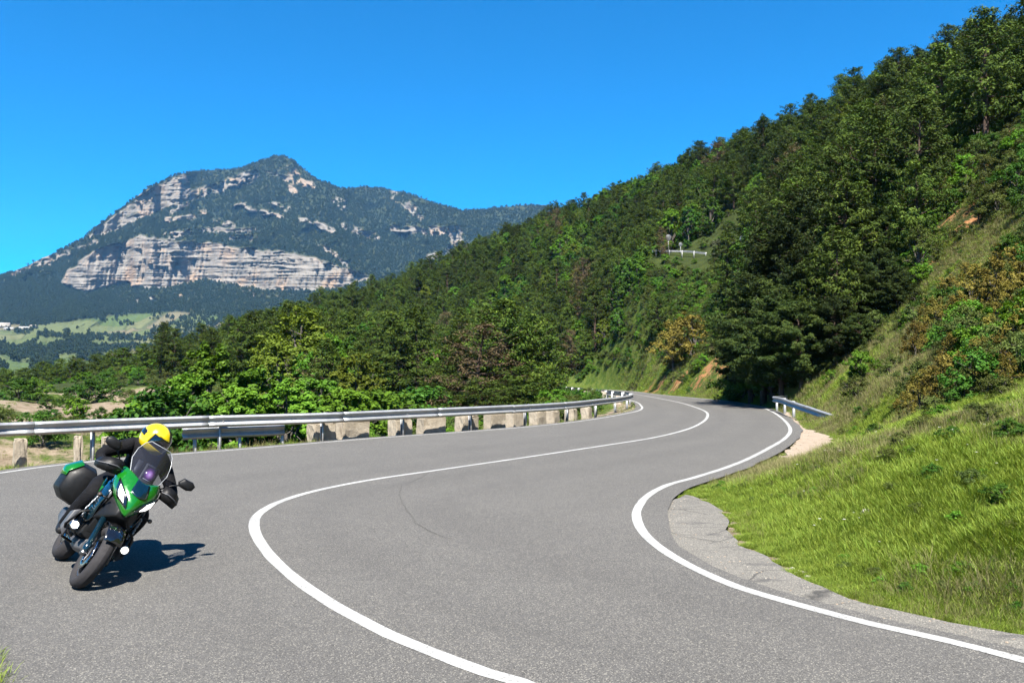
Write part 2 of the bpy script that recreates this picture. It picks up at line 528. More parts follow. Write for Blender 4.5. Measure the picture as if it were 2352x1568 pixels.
M['leaf_yellow'] = mat_leaf('yellow_green_leaves', (0.075, 0.11, 0.010), (0.16, 0.22, 0.022), (0.28, 0.34, 0.05), 0.03, 0.30, 0.5)
M['leaf_olive'] = mat_leaf('olive_shrub_leaves', (0.050, 0.075, 0.016), (0.105, 0.145, 0.030), (0.21, 0.25, 0.07), 0.05, 0.2, 0.55)
M['leaf_ochre'] = mat_leaf('ochre_box_leaves', (0.08, 0.068, 0.014), (0.215, 0.175, 0.030), (0.40, 0.33, 0.08), 0.03, 0.2, 0.55)
M['leaf_grey'] = mat_leaf('silvery_leaves', (0.06, 0.075, 0.035), (0.12, 0.14, 0.075), (0.34, 0.35, 0.27), 0.03, 0.2, 0.45)
M['grass'] = mat_leaf('grass_blades', (0.10, 0.165, 0.018), (0.25, 0.365, 0.042), (0.50, 0.58, 0.13), 0.04, 0.35, 0.5)
M['grass_dry'] = mat_leaf('dry_grass_blades', (0.14, 0.135, 0.05), (0.26, 0.245, 0.10), (0.42, 0.37, 0.20), 0.04, 0.3, 0.6)
M['bark'] = simple('pine_bark', (0.17, 0.115, 0.085), 0.9, 0, 0.2, 0.5, 5, 0.5)
M['bark_grey'] = simple('grey_bark', (0.20, 0.175, 0.15), 0.9, 0, 0.2, 0.5, 6, 0.5)

# ================================================================ road plan
L_PX = [(0,1086),(100,1072),(210,1060),(390,1044),(560,1031),(740,1016),(900,1003),(1060,992),(1200,981),(1300,971),(1380,960),(1440,949),(1466,943),(1475,937),(1472,931)]
C_PX = [(1200,1568),(1120,1545),(1000,1500),(870,1445),(760,1385),(680,1330),(620,1275),(592,1235),(583,1205),(595,1180),(640,1153),(720,1128),(850,1102),(1000,1080),(1200,1051),(1400,1021),(1500,1005),(1580,985),(1615,968),(1625,956),(1622,946),(1600,936),(1560,924),(1510,914),(1465,906)]
R_PX = [(2352,1516),(2214,1480),(2097,1453),(1980,1428),(1882,1402),(1785,1375),(1706,1352),(1628,1320),(1562,1287),(1503,1248),(1474,1217),(1462,1189),(1468,1162),(1492,1135),(1535,1113),(1589,1098),(1669,1073),(1717,1054),(1764,1030),(1802,1007),(1815,990),(1811,976),(1792,957),(1769,943),(1740,933),(1660,920),(1589,913),(1504,905),(1457,899)]
Lw = [(-4.6,-9),(-3.6,-3),(-2.85,1.5),(-2.95,4.6),(-3.4,5.3),(-5.0,6.3),(-8.0,8.2),(-10.0,11.0),(-10.2,13.2)] + [G(*p) for p in L_PX] + [(9.1,58),(9.8,68),(10.3,80),(10.2,95),(9.3,110),(6,121),(0,130),(-12,138),(-30,143),(-70,150)]
Cw = [(3.2,-9),(3.0,-3),(2.3,0.5),(1.1,3.2)] + [G(*p) for p in C_PX] + [(13.9,100),(12.9,115),(9,127),(1,136),(-12,143),(-30,148),(-70,155)]
Rw = [(6.6,-9),(6.6,-4),(6.2,-0.5),(4.9,2.8)] + [G(*p) for p in R_PX] + [(15.6,120),(12,132),(2,142),(-12,149),(-30,153),(-70,160)]
LC, CC, RC = catmull(Lw, 0.25), catmull(Cw, 0.25), catmull(Rw, 0.25)
def zroad(x, y):
    return 2.0 * sstep(8, -24, x) * sstep(108, 125, y)
jit = fbm(arclen(LC) * 0.8, arclen(LC) * 0, 3, 3) * 0.10
LE = offset(LC, 0.38 + jit)
LE[:60] = LC[:60]
jit = fbm(arclen(RC) * 0.9, arclen(RC) * 0, 9, 3) * 0.10
RE = offset(RC, -(np.where(RC[:,1] < 8.5, .22, .22 + .16*sstep(8.5, 10.5, RC[:,1])) + jit*.7))
ROADPOLY = np.concatenate([LE[::2], RE[::2][::-1]])

APRON_PX = [(1579,1131),(1530,1150),(1508,1170),(1500,1200),(1512,1240),(1555,1275),(1610,1312),(1740,1352),(1935,1404),(2095,1444),(2352,1492),(2500,1530),(2700,1560),(2700,1500),(2352,1451),(2214,1428),(2097,1400),(1980,1373),(1882,1338),(1824,1314),(1765,1279),(1714,1252),(1687,1221),(1660,1178),(1620,1145)]
DITCH_PX = [(1797,1044),(1815,1022),(1822,1000),(1826,976),(1815,958),(1800,950),(1806,944),(1830,962),(1852,982),(1882,991),(1905,1003),(1920,1024),(1908,1040),(1872,1051),(1830,1057)]
def closed_curve(pts, step=0.25):
    A = catmull(list(pts) + [pts[0]], step)[:-1]
    return A
APRON = closed_curve([G(*p) for p in APRON_PX], 0.2)
APRON = APRON + np.stack([fbm(APRON[:,0]*2, APRON[:,1]*2, 5), fbm(APRON[:,0]*2, APRON[:,1]*2, 6)], 1) * 0.12
DITCH = closed_curve([G(*p) for p in DITCH_PX], 0.2)
DITCH = DITCH + np.stack([fbm(DITCH[:,0]*2, DITCH[:,1]*2, 15), fbm(DITCH[:,0]*2, DITCH[:,1]*2, 16)], 1) * 0.2

def inside(poly, x, y):
    r = np.zeros(x.shape, bool)
    m = (x > poly[:,0].min()) & (x < poly[:,0].max()) & (y > poly[:,1].min()) & (y < poly[:,1].max())
    xs, ys = x[m], y[m]; rr = np.zeros(xs.shape, bool)
    a = poly; b = np.roll(poly, -1, 0)
    for (x0, y0), (x1, y1) in zip(a, b):
        if y0 == y1: continue
        k = (y0 > ys) != (y1 > ys)
        rr ^= k & (xs < (x1 - x0) * (ys - y0) / (y1 - y0) + x0)
    r[m] = rr
    return r
def dist_pts(poly, x, y):
    d = np.full(x.shape, 1e9)
    for i in range(0, len(poly), 1):
        d = np.minimum(d, (x - poly[i,0])**2 + (y - poly[i,1])**2)
    return np.sqrt(d)

def fill(name, poly, zf, mat, extra=()):
    vs_, es, fs, *_ = delaunay_2d_cdt([Vector(p) for p in poly] + [Vector(p) for p in extra], [], [list(range(len(poly)))], 1, 1e-5)
    V = np.array([(v[0], v[1], 0) for v in vs_]); V[:,2] = zf(V[:,0], V[:,1])
    F = np.array([f for f in fs])
    # face up
    a, b, c = V[F[:,0]], V[F[:,1]], V[F[:,2]]
    flip = np.cross(b - a, c - a)[:,2] < 0
    F[flip] = F[flip][:, ::-1]
    dc = dist_pts(CC[::2], V[:,0], V[:,1])
    tr = np.exp(-((dc-.85)/.30)**2) + np.exp(-((dc-2.35)/.38)**2)
    return obj(name, mesh_np(name, V, F, False, {'track': np.clip(tr, 0, 1) if len(extra) else 0*tr}), mat)
# points across the lanes, so that the darker tyre tracks can follow the bends
seg_ = CC[(CC[:,1] > -2) & (CC[:,1] < 75)][::4]
lane = np.concatenate([offset(seg_, o_) for o_ in np.arange(-4.2, 4.3, .38)])
lane = lane[inside(ROADPOLY, lane[:,0], lane[:,1])]
lane = lane[dist_pts(np.concatenate([LE, RE]), lane[:,0], lane[:,1]) > .3]
road = tag(fill('road', ROADPOLY, lambda x, y: zroad(x, y), M['asphalt'], lane), 'grey asphalt mountain road winding in an S bend', None, None, 'structure')
apron = tag(fill('paved_apron', APRON, lambda x, y: 0*x - 0.025, M['apron']), 'pale cracked old asphalt apron on the inside of the bend', None, None, 'structure')
ditch = tag(fill('concrete_ditch', DITCH, lambda x, y: 0*x - 0.035, M['ditch']), 'beige concrete ditch floor beside the short guard rail', None, None, 'structure')

def strip(name, A, w, z, mat, jitter=0.009):
    s = arclen(A)
    l = offset(A, w/2 + fbm(s*3, s*0, 31, 3)*jitter); r = offset(A, -(w/2 + fbm(s*3, s*0, 77, 3)*jitter))
    zz = zroad(A[:,0], A[:,1]) + z
    V = np.concatenate([np.c_[l, zz], np.c_[r, zz]]); k = len(A); i = np.arange(k-1)
    return obj(name, mesh_np(name, V, np.stack([i+k, i+k+1, i+1, i], 1)), mat)
def cut(A, cond):
    return A[cond(A)]
Lline = LC[np.argmax((LC[:,1] > 10.5) & (LC[:,0] < -9)):]
Lline = Lline[Lline[:,0] > -40]
for nm, A, w, lab in (('edge_line', Lline, 0.12, 'white painted edge line along the guard rail side of the road'),
                      ('centre_line', CC, 0.125, 'continuous white centre line sweeping round both bends'),
                      ('edge_line', RC, 0.12, 'white painted edge line along the grass bank side of the road')):
    tag(strip(nm, A, w, 0.004, M['paint']), lab, None, None, 'structure')

# ================================================================ terrain height
ctrl = []
def cp(x, y, z): ctrl.append((x, y, z))
def cpp(px, py, d, dz=0): ctrl.append(P(px, py, d, dz))
for A in (LC, RC):
    s = arclen(A)
    for q in np.arange(2, s[-1], 6.0):
        i = int(np.searchsorted(s, q)); i = min(i, len(A)-1)
        cp(A[i,0], A[i,1], float(zroad(A[i,0], A[i,1])))
for x, y in APRON[::14]: cp(x, y, 0.0)
for x, y in DITCH[::10]: cp(x, y, 0.0)
# near bank on the right
for t in [(6,10,1.1),(9,11,2.0),(13,14,3.4),(5.5,13,0.65),(8,16,0.95),(9.6,15,1.6),(12,20,2.3),(10.5,20,1.3),(12.5,25,2.1),(9.5,22.5,0.8),(10,24,1.0),(14,27,2.7),(18,24,4.6),(20,32,6.0),(16,36,2.6),(12.5,31,0.6),(17,45,1.6),(15.5,48,.9),(22,42,6.8),(28,38,11.5),
          (8,6,1.7),(12,6,3),(20,10,6.5),(10,0,2),(30,20,16),(14,-8,3),(40,0,20),
          (19.5,55,3.4),(24,52,8.2),(20.5,65,3.6),(21.5,75,4.4),(21,85,4.6),(20.5,100,4.2),(27,70,10.5),(27,85,12),(25,100,11),(20,112,6),(33,60,17),(38,60,21)]: cp(*t)
TH = -8.0
cpp(2352, 25, 75, TH-1.5); cpp(2200, 112, 92, TH-1.5); cpp(2000, 128, 112, TH-1.5); cp(65,130,41); cp(72,130,43); cp(83,130,46); cp(100,160,48); cp(126,200,46); cp(84,200,50); cp(67,160,46); cp(80,100,40); cpp(1870, 200, 138, TH-2.5); cpp(1750, 290, 155, TH-1); cpp(1600, 340, 190, TH)
cpp(1400, 420, 235, TH); cpp(1290, 482, 262, TH)
cpp(1180, 527, 275, TH); cpp(1050, 577, 270, TH); cpp(850, 652, 250, TH); cpp(700, 692, 225, TH); cpp(500, 752, 195, TH); cpp(300, 802, 172, TH-.5); cpp(100, 838, 158, TH-1); cpp(-100, 868, 150, TH-1)
cpp(1500, 588, 132); cpp(1560, 587, 131); cpp(1615, 591, 127); cpp(1700, 596, 119)
cpp(1500, 660, 126); cpp(1600, 690, 113); cpp(1680, 660, 110); cpp(1480, 760, 121)
cpp(1300, 850, 146); cpp(1380, 800, 142); cpp(1400, 700, 158); cpp(1250, 800, 165)
cpp(1150, 830, 160); cpp(1000, 810, 185); cpp(1100, 720, 215); cpp(800, 800, 180)
# left of the rail: a drop, a dry clearing, the edge of the wood
for t in [(-17,44,-3.2),(-8,47,-3.0),(-1,52,-2.2),(2.5,58,-0.9),(4,72,-1.2),(3,90,-1.2),(-6,75,-2.4),(-25,62,-2.6),(-14,28,-2.6),(-22,30,-2.8),(-6,34,-2.2),(1,37,-1.4),(-16,20,-1.6),(-25,15,-2.5)]: cp(*t)
cpp(0, 985, 45); cpp(125, 968, 60); cpp(200, 925, 98); cpp(300, 892, 115); cpp(60, 900, 100); cpp(380, 888, 118); cpp(400, 862, 128); cpp(150, 880, 122); cpp(-150, 950, 70)
for t in [(-300,250,-30),(-200,420,-40),(0,430,10),(-100,330,-25),(150,400,36),(250,200,46),(150,60,46),(100,0,36),(-100,0,-10),(-200,100,-14),(0,-60,0),(60,-50,14),(-60,-45,-5)]: cp(*t)
ctrl = np.array(ctrl)
# drop controls that nearly coincide
keep = []
for i in range(len(ctrl)):
    if all(np.hypot(*(ctrl[i,:2]-ctrl[j,:2])) > 1.0 for j in keep): keep.append(i)
ctrl = ctrl[keep]
def _phi(r2): return r2 * np.log(r2 + 1e-9) * 0.5
_n = len(ctrl); SC = 50.0
cx = ctrl[:, :2] / SC
A_ = np.zeros((_n+3, _n+3)); A_[:_n,:_n] = _phi(((cx[:,None]-cx[None])**2).sum(2)) + np.eye(_n)*2e-4
A_[:_n,_n] = 1; A_[:_n,_n+1:] = cx; A_[_n,:_n] = 1; A_[_n+1:,:_n] = cx.T
_w = np.linalg.solve(A_, np.r_[ctrl[:,2], 0, 0, 0])
def tps(x, y):
    sh = x.shape; X = np.stack([x.ravel(), y.ravel()], 1) / SC
    out = np.empty(len(X))
    for i in range(0, len(X), 20000):
        q = X[i:i+20000]
        out[i:i+20000] = _phi(((q[:,None]-cx[None])**2).sum(2)) @ _w[:_n] + _w[_n] + q @ _w[_n+1:]
    return out.reshape(sh)
def blob(x, y, cx_, cy_, rx, ry, rot=0.0):
    dx, dy = x-cx_, y-cy_; c, s = math.cos(rot), math.sin(rot)
    return np.clip(1.25 - np.sqrt(((dx*c+dy*s)/rx)**2 + ((-dx*s+dy*c)/ry)**2), 0, 1)
SOIL = [(1480,866,103,2.2,3),(1515,862,97,2.4,3),(1560,864,88,2.4,3.5),(1620,860,80,2.3,3),(1675,845,75,2.0,3),(2290,440,56,2.0,2.0),(2330,405,60,2.6,2.6),(2230,545,48,1.3,1.7),(2180,500,52,1.0,1.5),(2120,600,46,1.0,1.2),(2250,520,50,1.6,1.2),(2310,720,30,1.0,0.8)]
def soil_f(x, y):
    s = np.zeros_like(x)
    for (px, py, d, rx, ry) in SOIL:
        q = P(px, py, d); s = np.maximum(s, blob(x, y, q[0], q[1], rx, ry))
    return s
BORDER = np.concatenate([LE[::3], RE[::3], APRON[::2], DITCH[::2]])
def terrain(x, y, detail=True, ret_d=False):
    x = np.atleast_1d(np.asarray(x, float)); y = np.atleast_1d(np.asarray(y, float))
    T = tps(x, y)
    near = (np.hypot(x, y) < 190)
    rd = np.full(x.shape, 30.0)
    if near.any():
        rd[near] = dist_pts(BORDER, x[near], y[near])
    ins = inside(ROADPOLY, x, y) | inside(APRON, x, y) | inside(DITCH, x, y)
    rd[ins] = 0
    far = sstep(0.5, 8, rd)
    T = T + far * (fbm(x/9, y/9, 40, 4) * 0.9) + sstep(15, 30, rd) * fbm(x/34, y/34, 41, 3) * 2.2
    if detail:
        T = T + sstep(0.2, 2, rd) * (fbm(x*1.1, y*1.1, 42, 4) * 0.13 + soil_f(x, y) * fbm(x*1.7, y*1.7, 43, 4) * 0.5)
    w = sstep(0.0, 2.2, rd)
    base = zroad(x, y) - 0.055
    z = base * (1 - w) + np.where(w > 0, T, 0) * w
    z = np.where(ins, base - 0.05, z)
    return (z, rd) if ret_d else z

# polar sheet: fine where the camera looks, coarse elsewhere
ang = np.concatenate([np.linspace(-180, -46, 40, endpoint=False), np.linspace(-46, 42, 560, endpoint=False), np.linspace(42, 180, 40, endpoint=False)])
ang = np.radians(ang)
rad = np.exp(np.linspace(math.log(2.2), math.log(430), 400))
AA, RR = np.meshgrid(ang, rad)
gx = RR * np.sin(AA); gy = RR * np.cos(AA)
gz, grd = terrain(gx, gy, ret_d=True)
gz = np.where((RR > 385), gz - (RR-385)*0.6, gz)
na, nr = len(ang), len(rad)
idx = np.arange(na*nr).reshape(nr, na)
nxt = np.roll(idx, -1, 1)
Fq = np.stack([idx[:-1], idx[1:], nxt[1:], nxt[:-1]], -1).reshape(-1, 4)
soil = soil_f(gx, gy)
tanm = np.zeros_like(gx)
for (cx_, cy_, rx, ry, v) in [(-30,55,26,12,.75),(-42,85,26,20,.75),(-52,108,30,10,.9),(-14,21,9,7,.85),(4,60,5,10,.6),(-25,33,14,14,.75),(-24,148,9,4,.7)]:
    tanm = np.maximum(tanm, blob(gx, gy, cx_, cy_, rx, ry) * v)
bk_ = sstep(.14, .34, fbm(gx/1.7, gy/1.7, 96, 4)) * (gx > 2) * (gy < 45) * (gy > 4) * sstep(1.0, 3.0, grd)
tanm = np.maximum(tanm, bk_*.45)
tanm = np.maximum(tanm, .62*sstep(.55, .1, grd)*(grd > 0)*(gy < 60))
ledge = np.exp(-((grd - 0.9)/0.9)**2) * (dist_pts(LE[::8], gx, gy) < grd + 0.8) * (gy > 8) * (gy < 130)
tanm = np.maximum(tanm, ledge * 0.62)
wood = sstep(18, 34, np.hypot(gx, gy) - 12) * sstep(3, 12, grd) * (1 - sstep(0.1, 0.5, tanm))
hill = obj('terrain', mesh_np('terrain', np.stack([gx, gy, gz], -1).reshape(-1, 3), Fq, True, {'soil': soil.ravel(), 'tan': tanm.ravel(), 'wood': wood.ravel()}), M['ground'])
tag(hill, 'steep hillside ground of grass, soil and forest floor around the road', None, None, 'structure')

# cracks drawn as thin tar seams in the asphalt
M['tar'] = simple('dark_crack', (0.120, 0.115, 0.108), 0.9, 0, 0.2, 0.3, 12)
for pts in ([(925,1110),(918,1130),(925,1155),(945,1185),(965,1205),(1000,1225),(1050,1240)], [(985,1085),(960,1100),(935,1112)],
            [(1516,1236),(1570,1285),(1640,1310),(1700,1330),(1750,1345)], [(1530,1215),(1600,1232),(1660,1240)]):
    A = catmull([G(*p) for p in pts], 0.05); A = A + np.stack([fbm(A[:,0]*6, A[:,1]*6, 3), fbm(A[:,0]*6, A[:,1]*6, 4)], 1)*0.035
    on = pts[0][0] > 1450
    o = strip('crack', A, 0.007, -0.0205 if on else 0.0042, M['tar'], 0.006); o.parent = apron if on else road
# ================================================================ leaves, trunks, crowns
def unit(v): return v / (np.linalg.norm(v, axis=-1, keepdims=True) + 1e-9)
def leaf_quads(C, nrm, ln, wd, r, along=None):
    """flat leaf faces: centres C, plane normals nrm, lengths, widths"""
    k = len(C)
    a = unit(r.normal(size=(k, 3))) if along is None else unit(along + 0.0)
    u = unit(a - (a * nrm).sum(1, keepdims=True) * nrm)
    v = np.cross(nrm, u)
    hl = (ln / 2)[:, None]; hw = (wd / 2)[:, None]
    V = np.stack([C - u*hl, C + v*hw, C + u*hl, C - v*hw], 1).reshape(-1, 3)
    return V, np.arange(4*k).reshape(k, 4)
def crown_mesh(name, clumps, per, ln, wd, r, flat=0.8, up=0.5, tuft=False, mat=None, vbase=None):
    """clumps: (x,y,z,radius); leaves spread through each clump, facing out of the crown"""
    clumps = np.asarray(clumps, float); k = len(clumps)
    c = np.repeat(clumps[:, :3], per, 0); rad_ = np.repeat(clumps[:, 3], per)
    d = unit(r.normal(size=(k*per, 3)))
    q = rad_ * r.uniform(0.25, 1.0, k*per) ** 0.6
    off = d * q[:, None]; off[:, 2] *= flat
    C = c + off
    ctr = clumps[:, :3].mean(0)
    outw = unit(C - ctr)
    nrm = unit(outw*0.5 + d*0.6 + np.array([0, -0.15, up]) + r.normal(size=(k*per, 3))*0.55)
    L = ln * r.uniform(0.6, 1.3, k*per); Wd = wd * r.uniform(0.7, 1.3, k*per)
    V, F = leaf_quads(C, nrm, L, Wd, r, along=(d + r.normal(size=d.shape)*0.4) if tuft else None)
    cv = np.repeat(r.uniform(0, 1, k) if vbase is None else vbase, per)
    var = np.clip(cv*0.6 + r.uniform(0, 1, k*per)*0.4, 0, 1)
    me = mesh_np(name, V, F, False, {'var': np.repeat(var, 4)})
    if mat: me.materials.append(mat)
    return me

def make_pine(seed, h=8.0, w=2.4, t0=0.22, dens=1.0, mat='needle', bare=0.0, per=26, ln=0.26, wd=0.075):
    r = np.random.default_rng(seed)
    tb = MB(); lean = r.normal(size=2)*0.03*h
    def axis(t): return np.array([lean[0]*t*t + 0.05*h*0.1*math.sin(t*5+seed), lean[1]*t*t + 0.05*h*0.1*math.cos(t*4+seed), h*t])
    ts = np.linspace(0, 1, 9)
    tb.tube([axis(t) for t in ts], [0.022*h*(1-t)**0.8 + 0.012 for t in ts], 7)
    clumps = []; vb = []
    t = t0
    while t < 0.985:
        prof = (1 - ((t - 0.42)/0.62)**2) if t > 0.42 else 0.62 + 0.38*(t-t0)/(0.42-t0+1e-6)
        prof = max(prof, 0.08)
        nb = int(r.integers(4, 7))
        az0 = r.uniform(0, 6.28)
        for b in range(nb):
            az = az0 + b*6.283/nb + r.normal()*0.3
            Lb = w*prof*r.uniform(0.55, 1.15)
            el = RAD(-4 + 42*max(0, t-0.3) + r.normal()*9)
            p0 = axis(min(1, t + r.normal()*0.008))
            dv = np.array([math.cos(az)*math.cos(el), math.sin(az)*math.cos(el), math.sin(el)])
            curve = lambda s: p0 + dv*Lb*s + np.array([0, 0, 0.16*Lb*s*s])
            tb.tube([curve(s) for s in (0, .35, .7, 1)], [0.011*h*(1-t)*.9+.012, .02, .014, .006], 4, cap=False)
            if r.uniform() < bare: continue
            v = r.uniform(0, 1)
            nc = max(2, int(Lb*2.6*dens))
            for q in range(nc):
                s = 0.38 + 0.66*(q + r.uniform(0, 1))/nc
                c = curve(s) + r.normal(size=3)*np.array([.18, .18, .10])*(.6+Lb*.2)
                clumps.append((c[0], c[1], c[2], r.uniform(.24, .42)*(0.75+0.1*h/3))); vb.append(np.clip(v*0.6 + r.uniform(0,.4), 0, 1))
        t += r.uniform(0.038, 0.058)*8/ max(h, 6)*1.0
    p = axis(0.99); clumps.append((p[0], p[1], p[2], .25)); vb.append(.8)
    tr = tb.mesh('trunk', True)
    cr = crown_mesh('crown', clumps, per, ln, wd, r, 0.62, 0.75, True, M[mat], np.array(vb))
    return tr, cr
def make_broad(seed, h=6.0, w=2.4, mat='leaf', per=46, ln=0.20, wd=0.13, lobes=9, low=0.12, upright=1.0, nclump=150):
    r = np.random.default_rng(seed)
    tb = MB(); clumps = []; vb = []
    base = np.array([0, 0, 0.0])
    fork = np.array([r.normal()*.1, r.normal()*.1, h*0.25])
    tb.tube([base, base*.5+fork*.5, fork], [.03*h, .024*h, .02*h], 7)
    L = []
    for i in range(lobes):
        t = (i + .5)/lobes
        az = i*2.4 + r.normal()*.4
        zz = h*(low + (0.92-low)*t**0.85)
        rr = w*math.sqrt(max(0.04, 1 - (2*t-0.75)**2*0.75))*r.uniform(.35, .72)*(1 if t < .85 else .35)
        c = np.array([math.cos(az)*rr, math.sin(az)*rr, zz])
        lr = w*r.uniform(.34, .5)
        L.append((c, lr))
        mid = fork*.5 + c*.5 + np.array([0, 0, .1*h])
        tb.tube([fork*(.5 if zz < h*.3 else 1), mid, c], [.013*h, .009*h, .004*h], 5, cap=False)
        for q in range(3):
            e = c + unit(r.normal(size=3))*lr*.8
            tb.tube([mid*.4+c*.6, e], [.005*h, .002*h], 4, cap=False)
    per_lobe = max(4, nclump//lobes)
    for c, lr in L:
        v = r.uniform(.1, .9)
        for q in range(per_lobe):
            d = unit(r.normal(size=3)); d[2] = abs(d[2])*1.1 - .35
            p = c + d*lr*r.uniform(.55, 1.08)*np.array([1, 1, upright])
            p[2] = max(p[2], 0.12)
            clumps.append((*p, r.uniform(.16, .30)*(.55+.12*h/2+.05*w))); vb.append(np.clip(v*.5+r.uniform(0,.5), 0, 1))
    tr = tb.mesh('trunk', True)
    cr = crown_mesh('crown', clumps, per, ln, wd, r, .85, .45, False, M[mat], np.array(vb))
    return tr, cr

# ================================================================ far country: valley, fields and the limestone mountain
def curve_y(pts):
    xs = [p[0] for p in pts]; ys = [p[1] for p in pts]
    return lambda x: np.interp(x, xs, ys)
ridge = curve_y([(-500,760),(-200,705),(0,634),(60,612),(100,592),(190,550),(215,524),(260,492),(340,432),(400,404),(450,392),(540,389),(575,378),(600,367),(628,359),(655,358),(672,368),(690,383),(730,413),(790,434),(830,429),(880,431),(940,446),(1000,466),(1060,483),(1100,481),(1180,473),(1250,471),(1300,478),(1450,500),(1700,520),(2100,560)])
ctop = curve_y([(140,645),(150,636),(177,602),(244,566),(300,550),(333,541),(388,553),(477,558),(582,573),(665,580),(721,591),(776,612),(843,632),(856,640)])
cbot = curve_y([(140,646),(147,652),(194,669),(222,664),(294,645),(302,656),(360,664),(430,652),(477,641),(555,658),(665,669),(749,664),(800,656),(856,641)])
ub = curve_y([(190,552),(200,548),(277,526),(355,487),(421,464),(440,440)])
vtop = curve_y([(-500,770),(-100,752),(0,745),(150,738),(260,722),(410,714),(520,726),(700,760),(900,790),(2100,800)])
pxs = np.arange(-420, 1620, 2.9); nrow = 330
tt = np.linspace(0, 1, nrow)
PX, TT = np.meshgrid(pxs, tt)
RY = ridge(PX) + fbm(PX/14, PX*0, 60, 3)*2.0
YB = 930.0
PY = YB + (RY - YB) * TT
wx = PX + fbm(PX/22, PY/14, 61, 3)*9; wy = PY + fbm(PX/20, PY/12, 62, 4)*7
def band(a, b): return sstep(-3, 3, wy - a) * sstep(-3, 3, b - wy)
streak = fbm(PX/30, PY/4.5, 63, 4); spk = fbm(PX/9, PY/7, 64, 4)
rock = band(ctop(wx), cbot(wx)) * (wx > 140) * (wx < 856)
rock = rock * (1 - 0.6*sstep(0.34, 0.48, fbm(PX/34, PY/5, 65, 4)) * sstep(25, 70, cbot(PX) - PY))
ul = band(ridge(wx) + 5, ub(wx)) * (wx > 188) * (wx < 432); rock = np.maximum(rock, ul * (1 - .6*sstep(.2, .4, spk)))
def seg(x0, y0, x1, y1, th, thr=-0.05):
    L2 = (x1-x0)**2 + (y1-y0)**2
    t = np.clip(((wx-x0)*(x1-x0) + (wy-y0)*(y1-y0))/L2, 0, 1)
    d = np.hypot(wx - (x0+t*(x1-x0)), (wy - (y0+t*(y1-y0)))*1.0)
    return sstep(th, th*.5, d) * sstep(thr-.08, thr+.08, spk)
for s in [(425,456,500,432,13,-.2),(500,432,580,404,14,-.15),(400,440,425,470,12,-.1),(33,633,90,606,8,-.1),(90,606,127,591,11,-.15),(127,591,160,578,8,-.1),(185,566,222,558,8,-.05),
          (385,505,470,490,8,.0),(395,482,430,470,10,-.1),(544,472,600,488,8,-.1),(600,488,643,497,8,-.1),(622,466,660,482,7,-.1),(688,505,725,514,8,-.1),(725,514,762,528,9,-.2),(793,519,830,535,10,-.2),(830,535,868,550,9,-.1),(904,524,976,532,9,-.2),
          (993,530,1050,530,11,-.4),(1040,540,1052,560,14,-.4),(1020,578,1075,565,11,-.3),(985,590,1020,580,9,-.3),(738,566,765,580,6,-.3),(765,580,795,608,7,-.3),(660,388,700,425,13,.02),(640,400,680,440,12,.05),(655,412,670,420,10,-.3),(690,415,720,425,8,-.2),(615,400,640,420,10,0),
          (910,450,950,480,14,.08),(945,485,968,500,7,-.2),(770,455,790,480,10,.12),(500,505,530,520,10,.05),(377,535,470,530,6,-.05),(480,530,590,532,8,-.25),(530,545,590,548,7,-.2),(380,548,420,540,6,-.1),(300,690,420,680,5,.2),(560,670,640,690,10,.2)]:
    rock = np.maximum(rock, seg(*s))
field = sstep(-2, 6, PY - vtop(PX)) * sstep(900, 600, PX)
kd = 4.3 + 0*PX
kd = np.where(PY > vtop(PX), 7.0, kd)
kd = np.where((PY <= vtop(PX)) & (PY > cbot(PX)), 6.0, kd)
kd = kd * (1 - 0.9*np.clip(rock, 0, 1))
dy = np.abs(np.gradient(PY, axis=0))
D = 415 + np.cumsum(kd*dy, axis=0)
def sm(A, k):
    for _ in range(k): A = (np.roll(A, 1, 1) + A*2 + np.roll(A, -1, 1))/4
    return A
pad = 6
D = np.concatenate([D[:, :1]]*pad + [D] + [D[:, -1:]]*pad, 1); D = sm(D, 10)[:, pad:-pad]
